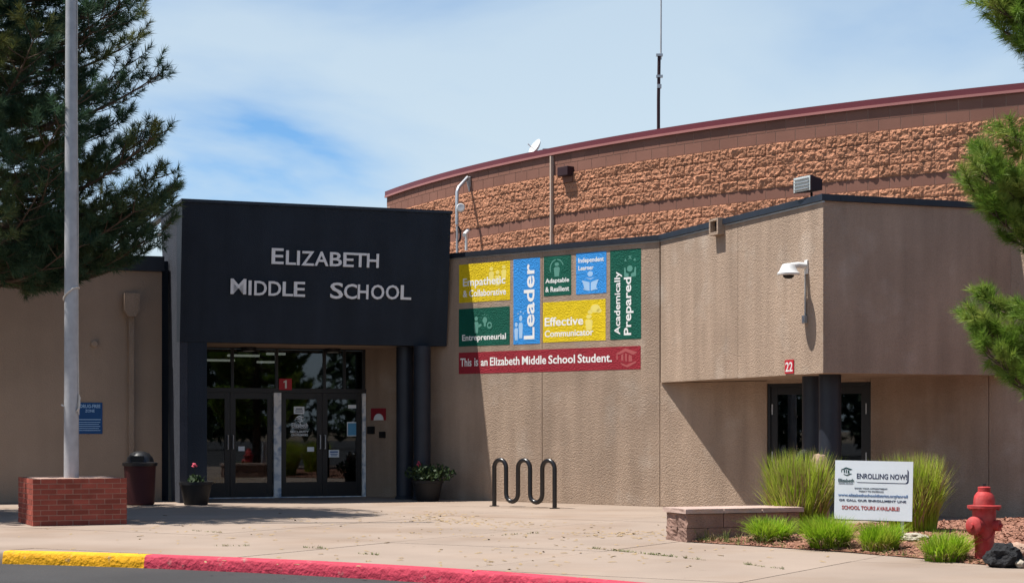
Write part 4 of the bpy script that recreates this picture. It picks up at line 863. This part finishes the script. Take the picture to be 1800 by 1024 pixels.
for pts_, n_ in (([gp(1040, 963), gp(1240, 984)], 70), ([gp(860, 941), gp(960, 936)], 10), ([gp(340, 932), gp(390, 936)], 12), ([gp(370, 959), gp(440, 959)], 10), ([gp(525, 961), gp(575, 964)], 12), ([gp(630, 972), gp(665, 975)], 12), ([gp(1300, 990), gp(1380, 1000)], 14)):
    a, c = Vector(pts_[0]), Vector(pts_[1])
    for i in range(n_):
        p = a.lerp(c, rs.uniform(0, 1)); v, f = blades(5, 0.02, rs.uniform(0.015, 0.05), 0.05, 0.008, rs); v_.append(v+np.array([p.x, p.y+rs.normal(0, 0.015), 0])); f_a.append(f+k); k += len(v)
o = link('weeds', npmesh('weeds', np.concatenate(v_), np.concatenate(f_a), 'weed')); tag(o, 'sparse weeds in pavement cracks and along the bed edge', 'weeds'); o['kind'] = 'stuff'
# wood chips
def chips(name, label, pts, mat, smin, smax, rs, flat=0.35):
    v, f = [], []
    for p in pts:
        l, w_, h_ = rs.uniform(smin, smax), rs.uniform(0.3, 0.5)*smin, 0.25*smin; a = rs.uniform(0, PI); ti = rs.normal(0, flat)
        ax = Vector((math.cos(a)*math.cos(ti), math.sin(a)*math.cos(ti), math.sin(ti))); sd = Vector((-math.sin(a), math.cos(a), rs.normal(0, flat))); up = Vector((0, 0, h_)); p = Vector(p); k = len(v)
        v += [tuple(p-ax*l/2-sd*w_), tuple(p+ax*l/2-sd*w_), tuple(p+ax*l/2+sd*w_), tuple(p-ax*l/2+sd*w_), tuple(p+up+ax*l*0.2)]; f += [(k, k+1, k+4), (k+1, k+2, k+4), (k+2, k+3, k+4), (k+3, k, k+4)]
    o = link(name, npmesh(name, v, f, mat)); o['label'] = label; o['category'] = 'ground cover'; o['kind'] = 'stuff'; return o
pts = []
while len(pts) < 9000:
    d = rs.uniform(17, 27.5); x = rs.uniform(2.2, 9.5)
    if inpoly(x, d, BEDP) and (d < 24 or rs.random() < 0.6) and x/d < 0.32: pts.append((x, d, bedz(x, d)+0.004))
chips('wood_mulch', 'reddish wood chip mulch covering the planting bed', pts, 'chip', 0.03, 0.075, rs)
pts = []
for (cx0, cy0, sx, sy, n_) in ((760, 908, 35, 5, 80), (790, 915, 25, 3, 45), (870, 921, 40, 3, 40), (1120, 938, 30, 4, 50), (1000, 940, 70, 5, 40), (690, 900, 60, 4, 25), (900, 930, 200, 15, 90), (400, 935, 200, 15, 60), (900, 985, 220, 14, 60), (650, 945, 250, 20, 60), (1150, 965, 150, 10, 40)):
    for i in range(n_):
        px, py = rs.normal(cx0, sx), rs.normal(cy0, sy)
        if py > 896:
            x, y = gp(px, py); pts.append((x, y, 0.006))
chips('dry_litter', 'scattered dry pine straw and leaf litter on the plaza', pts, 'grass_dry', 0.03, 0.10, rs, 0.12)

# ------------------------------------------------------------------ roof and wall fittings
# dome camera on the overhang
u = OV.u(1419); zc = OV.z(1419, 466); x, y = OV.w(u, 0); dc = thing('security_camera', 'white dome security camera on an arm on the overhang wall', 'camera', (x, y, zc), OV.a)
b = B(); b.box(-0.045, 0.045, -0.03, -0.001, -0.14, 0.08); part('wall_plate', b, 'white_paint', dc, bev=0.008)
b = B(); b.tube([(0, -0.03, -0.01), (0, -0.16, 0.0), (0, -0.28, -0.03)], [0.05, 0.045, 0.06], 12); part('arm', b, 'white_paint', dc, smooth=True)
b = B(); b.lathe([(0.02, 0.02), (0.09, 0.005), (0.12, -0.05), (0.14, -0.10), (0.175, -0.135), (0.17, -0.16), (0.09, -0.165)], 28, origin=(0, -0.33, 0)); hd = part('housing', b, 'white_paint', dc, smooth=True)
b = B(); b.lathe([(0.085, -0.166), (0.082, -0.19), (0.05, -0.215), (0, -0.22)], 24, origin=(0, -0.33, 0)); part('dome', b, 'black_rubber', hd, smooth=True)
b = B(); b.tube([(-0.03, -0.02, -0.14), (-0.03, -0.02, -0.78)], 0.012, 8); part('conduit', b, 'alu', dc); b = B(); b.box(-0.07, 0.01, -0.06, -0.001, -0.90, -0.78); part('junction_box', b, 'alu', dc, bev=0.006)
# floodlight on the roof edge
dF = 26.95; x = (1422-CX)/FPX*dF; fl_ = thing('floodlight', 'boxy dark floodlight with louvred white face above the overhang corner', 'floodlight', (x, dF, ZR), R(-62))
b = B(); b.tube([(0, 0.05, -0.02), (0, 0.05, 0.10)], 0.02, 10); b.box(-0.06, 0.06, 0.0, 0.1, -0.004, 0.012); part('bracket', b, 'vent_dark', fl_)
b = B(); b.prism_y([(-0.5, 0), (0.5, 0), (0.5, 1), (-0.5, 1)], 0, 1); b.v = []; b.f = []
zl, zh = 0.09, 0.34; b.add([(-0.22, -0.13, zl), (0.22, -0.13, zl), (0.22, -0.13, zh), (-0.22, -0.13, zh), (-0.16, 0.14, zl+0.03), (0.16, 0.14, zl+0.03), (0.16, 0.14, zh-0.05), (-0.16, 0.14, zh-0.05)], [(0, 1, 2, 3), (7, 6, 5, 4), (0, 4, 5, 1), (3, 2, 6, 7), (0, 3, 7, 4), (1, 5, 6, 2)]); hs = part('housing', b, 'vent_dark', fl_, bev=0.008)
b = B(); b.box(-0.205, 0.205, -0.14, -0.131, zl+0.012, zh-0.012); part('face_plate', b, 'lens_grey', hs)
for k in range(4): b = B(); zz = zl+0.04+k*0.052; b.box(-0.18, 0.18, -0.165, -0.141, zz, zz+0.014); part('louvre', b, 'alu', hs)
# antenna and dish on the gym roof
a = gymang(1157); x, y = GC[0]+(GR-0.5)*math.cos(a), GC[1]+(GR-0.5)*math.sin(a); x = (1157.5-CX)/FPX*y
an = thing('antenna_mast', 'thin dark antenna mast on the gymnasium roof', 'antenna', (x, y, ZG-0.26)); zz = zat(95, y)-ZG+0.26
b = B(); b.tube([(0, 0, 0), (0, 0, zz*0.5), (0.015, 0, zz)], 0.035, 10); part('lower_mast', b, 'vent_dark', an)
b = B(); b.tube([(0.05, 0, zz-0.12), (0.07, 0, zz+4.5)], [0.018, 0.010], 8); part('whip', b, 'pole_metal', an)
b = B(); b.box(-0.05, 0.09, -0.04, 0.04, zz-0.05, zz+0.0); b.box(-0.05, 0.09, -0.04, 0.04, zz-0.50, zz-0.45); b.box(-0.03, 0.06, -0.05, 0.05, zz*0.62, zz*0.62+0.08); part('clamp', b, 'alu', an)
a = gymang(942); x, y = GC[0]+(GR-0.8)*math.cos(a), GC[1]+(GR-0.8)*math.sin(a); x = (943-CX)/FPX*y
sd = thing('satellite_dish', 'small white satellite dish on the gymnasium roof edge', 'dish', (x, y, ZG-0.26))
b = B(); b.tube([(0, 0, 0), (0, 0, 0.38)], 0.025, 8); part('post', b, 'alu', sd)
b = B(); b.lathe([(0.01, 0), (0.10, 0.02), (0.17, 0.06), (0.20, 0.10), (0.195, 0.10), (0.1, 0.035), (0, 0.015)], 24, axis=(-0.75, -0.4, 0.5), origin=(0.03, 0, 0.40)); part('reflector', b, 'white_paint', sd, smooth=True)
b = B(); b.tube([(0, 0, 0.33), (-0.2, -0.1, 0.5)], 0.012, 6); part('feed_arm', b, 'alu', sd); b = B(); b.box(0.14, 0.28, -0.05, 0.05, 0.2, 0.40); part('receiver_box', b, 'alu', sd); 
b = B(); b.box(0.13, 0.29, -0.06, 0.06, 0.0, 0.20); part('mount', b, 'alu', sd)
# bent mast by the gym wall
a = gymang(823); wx, wy = GC[0]+(GR+0.05)*math.cos(a), GC[1]+(GR+0.05)*math.sin(a); dm = wy-0.6; 
def mp_(px, py, d): return Vector(((px-CX)/FPX*d, d, zat(py, d)))
q0 = mp_(803.5, 432, dm); ms = thing('bent_mast', 'bent grey pipe mast with round white head in front of the gymnasium', 'mast', (q0.x, q0.y, ZR-0.14))
def lp(px, py, d): return tuple(mp_(px, py, d)-ms.location)
b = B(); b.tube([lp(803.5, 395, dm), lp(803.5, 337, dm), lp(806, 330, dm+0.05), lp(822, 312, dm+0.5)], 0.042, 10); part('pipe', b, 'alu', ms, smooth=True)
b = B(); b.tube([lp(823, 311, dm+0.5), lp(825, 325, dm+0.55), lp(826, 338, dm+0.58)], [0.07, 0.05, 0.02], 8); part('bracket', b, 'pole_metal', ms)
b = B(); c = lp(810, 365, dm-0.12); b.lathe([(0.0, -0.02), (0.10, -0.02), (0.10, 0.02), (0.085, 0.05), (0.07, 0.05), (0.0, 0.045)], 22, axis=(0.05, -1, 0.05), origin=c); part('round_head', b, 'white_paint', ms, smooth=True)
b = B(); b.tube([lp(804+9*math.sin(t_)*0.5*(1 if t_ < PI else 1.1)+4*(t_/6.0), 398+13*(1-math.cos(t_)), dm) for t_ in np.linspace(0, 5.2, 18)], 0.022, 8); part('cable_loop', b, 'black_rubber', ms, smooth=True)
b = B(); b.tube([lp(819.5, 440, dm), lp(819.5, 413, dm)], 0.035, 8); b.tube([lp(816, 413, dm-0.15), lp(823, 405, dm+0.05)], 0.05, 10); part('bullet_camera', b, 'white_paint', ms, smooth=True)
b = B(); b.tube([lp(803.5, 450, dm), lp(803.5, 396, dm)], 0.03, 8); part('post', b, 'pole_metal', ms)

# ------------------------------------------------------------------ pines
def needles(org, axis, length, nn, nlen, wid, rs, spread=1.05):
    """needle triangles along shoots. org, axis: (S,3)"""
    S = len(org); ax = axis/np.linalg.norm(axis, axis=1, keepdims=True); t = rs.uniform(0.0, 1.0, (S, nn)); base = org[:, None]+ax[:, None]*(length[:, None]*t)[:, :, None]
    r = rs.normal(0, 1, (S, nn, 3)); r -= (r*ax[:, None]).sum(2, keepdims=True)*ax[:, None]; r /= np.linalg.norm(r, axis=2, keepdims=True)
    sp = spread*(1.15-0.55*t)[:, :, None]*rs.uniform(0.7, 1.2, (S, nn, 1)); dirn = ax[:, None]*np.cos(sp)+r*np.sin(sp); L = nlen*rs.uniform(0.7, 1.15, (S, nn, 1)); tip = base+dirn*L
    sd = np.cross(dirn, rs.normal(0, 1, (S, nn, 3))); sd /= np.linalg.norm(sd, axis=2, keepdims=True); sd *= wid/2
    V = np.stack([base-sd, base+sd, tip], 2).reshape(-1, 3); return V, np.arange(len(V)).reshape(-1, 3)
def pine(name, label, loc, branches, trunk, mat, nn, nlen, wid, seed, slen, sub_step, sub_len, group=None):
    rs = np.random.default_rng(seed); t = thing(name, label, 'tree', loc, 0, group)
    b = B(); b.tube([(0.06*math.sin(z*0.7), 0.05*math.cos(z*0.9), z) for z, r in trunk], [r for z, r in trunk], 12); part('trunk', b, 'bark', t, smooth=True)
    lb = B(); org, axs, ln = [], [], []
    def shoot(p, d):
        org.append(tuple(p)); axs.append(tuple(d)); ln.append(slen*rs.uniform(0.7, 1.25))
    for (z, az, L, rise) in branches:
        o = Vector((0, 0, z)); h = Vector((math.cos(az), math.sin(az), 0)); sd = Vector((-math.sin(az), math.cos(az), 0)); n = max(5, int(L/0.3)); wob = rs.normal(0, 0.05*L); ptsb = []
        for i in range(n+1):
            s = i/n; ptsb.append(o+h*(L*s)+sd*(wob*math.sin(s*3))+Vector((0, 0, rise*s*L-0.16*L*math.sin(s*PI)*0.8+0.10*L*s**3)))
        lb.tube(ptsb, [max(0.008, 0.016*L*(1-s_/n)+0.008) for s_ in range(n+1)], 6, cap=False)
        s = 0.20
        while s < 1.0:
            i = min(n-1, int(s*n)); p = ptsb[i].lerp(ptsb[i+1], s*n-i); td = (ptsb[i+1]-ptsb[i]).normalized()
            for sg_ in (-1, 1):
                l2 = sub_len*(1.15-s*0.75)*rs.uniform(0.6, 1.25)*min(1.0, L/2.2); ang = rs.uniform(0.6, 1.1)*sg_; dd = (td*math.cos(ang)+sd*math.sin(ang)+Vector((0, 0, rs.uniform(-0.1, 0.38)))).normalized()
                e = p+dd*l2; md_ = p+dd*l2*0.5+Vector((0, 0, -0.03*l2)); lb.tube([p, md_, e], [0.011, 0.008, 0.005], 4, cap=False)
                k2 = max(2, int(l2/0.17))
                for q in range(k2):
                    f = (q+0.6)/k2
                    if f < 0.35: continue
                    pp = p.lerp(e, f); d3 = (dd+Vector(rs.normal(0, 0.75, 3))+Vector((0, 0, 0.30))).normalized(); shoot(pp, d3)
                shoot(e, (dd+Vector((0, 0, 0.35))).normalized())
            s += sub_step/L*rs.uniform(0.7, 1.3)
        shoot(ptsb[-1], (ptsb[-1]-ptsb[-2]).normalized()+Vector((0, 0, 0.3)))
    part('branches', lb, 'bark', t)
    V, F = needles(np.array(org), np.array(axs), np.array(ln), nn, nlen, wid, rs); link('crown', npmesh('crown', V, F, mat), t); return t
# left pine: crown radius by height read off its outline in the photo
dT = 29.0; tx = (-75-CX)/FPX*dT
prof = [(3.4, 2.0), (4.2, 2.7), (5.0, 3.4), (5.6, 3.4), (6.2, 3.35), (6.8, 3.45), (7.4, 3.2), (8.0, 3.15), (8.6, 2.9), (9.4, 2.7), (10.5, 2.1), (11.5, 1.3), (12.3, 0.6)]
br = []; rs = np.random.default_rng(3); z = 4.2
while z < 12.2:
    r = np.interp(z, [p[0] for p in prof], [p[1] for p in prof]); nb = 7 if z < 9.5 else 5; a0 = rs.uniform(0, 6.28)
    for k in range(nb): br.append((z-0.02*r, a0+k*2*PI/nb+rs.normal(0, 0.18), r*rs.uniform(0.80, 1.04), rs.uniform(-0.02, 0.12)))
    z += 0.46
br += [(4.95, R(22), 3.5, 0.06), (4.75, R(8), 3.35, 0.05), (4.7, R(-12), 3.2, 0.0), (4.6, R(38), 3.4, 0.02), (6.75, R(-5), 3.5, 0.06), (7.9, R(-15), 3.2, 0.08), (6.0, R(12), 3.3, 0.02), (4.2, R(-30), 2.6, -0.03), (5.3, R(0), 3.4, 0.03), (4.75, R(26), 3.55, 0.07), (4.45, R(18), 3.5, 0.05), (4.95, R(12), 3.45, 0.05), (4.35, R(30), 3.4, 0.0), (4.3, R(5), 3.1, 0.0)]
pine('pine_tree', 'tall dark pine tree behind the flagpole at the left edge', (tx, dT, 0), br, [(-0.1, 0.24), (2, 0.21), (5, 0.17), (8, 0.12), (10.5, 0.07), (12.6, 0.02)], 'needle_dark', 68, 0.16, 0.0125, 31, 0.22, 0.30, 1.0)
# right pine: branches reaching into the frame
dR = 17.2; rx = (2010-CX)/FPX*dR; br = []
for (py, tipx, az, n_) in ((690, 1785, 178, 1), (655, 1735, 186, 1), (600, 1722, 174, 1), (620, 1740, 181, 1), (590, 1790, 205, 1), (640, 1760, 160, 1), (560, 1745, 168, 1), (410, 1745, 190, 1), (330, 1740, 187, 1), (365, 1750, 160, 1), (395, 1765, 178, 1), (380, 1728, 172, 1), (345, 1722, 181, 1), (300, 1745, 165, 1), (290, 1755, 196, 1), (50, 1775, 182, 1), (20, 1762, 170, 1), (120, 1800, 200, 1), (-20, 1770, 188, 1), (85, 1768, 178, 1), (60, 1752, 186, 1), (-80, 1780, 175, 1)):
    L = (2010-tipx)/FPX*dR/max(0.8, abs(math.cos(R(az)))); ri = random.uniform(-0.12, 0.50); br.append((zat(py, dR)+0.12*L-(ri+0.10)*L, R(az+random.uniform(-9, 9)), L, ri))
rs = np.random.default_rng(9)
for z in np.arange(1.8, 8.0, 0.42):
    for k in range(4): br.append((z, R(rs.uniform(-85, 95)), rs.uniform(1.3, 1.9)*(1-max(0, z-5)/6), rs.uniform(0.05, 0.2)))
pine('pine_tree', 'sunlit bright green pine tree reaching in from the right edge', (rx, dR, 0.02), br, [(-0.1, 0.15), (2, 0.13), (5, 0.09), (8.3, 0.03)], 'needle_light', 110, 0.13, 0.007, 32, 0.18, 0.09, 0.52)

# ------------------------------------------------------------------ trees across the car park (only mirrored in the door glass)
rs = np.random.default_rng(77); v, f = [], []
spots = [(-30+k*3.4, -46+rs.uniform(-9, 6)) for k in range(50)]+[(-58+rs.uniform(-8, 6), -45+k*3.4) for k in range(26)]
for (cx0, cy0) in spots:
    cx0 += rs.uniform(-1.5, 1.5); hh = rs.uniform(8, 12); n_ = 800
    zz = rs.uniform(0.08, 1, n_); aa = rs.uniform(0, 2*PI, n_); rr = np.sqrt(rs.uniform(0.1, 1, n_))*(1-zz)**0.6*hh*0.36
    c = np.stack([cx0+rr*np.cos(aa), cy0+rr*np.sin(aa), zz*hh], 1); e1 = rs.normal(0, 0.32, (n_, 3)); e2 = rs.normal(0, 0.32, (n_, 3)); v.append(np.stack([c-e1, c+e1, c+e2], 1).reshape(-1, 3))
v = np.concatenate(v); o = link('distant_trees', npmesh('distant_trees', v, np.arange(len(v)).reshape(-1, 3), 'far_leaf')); o['kind'] = 'stuff'; o['label'] = 'dark row of trees across the car park'; o['category'] = 'trees'
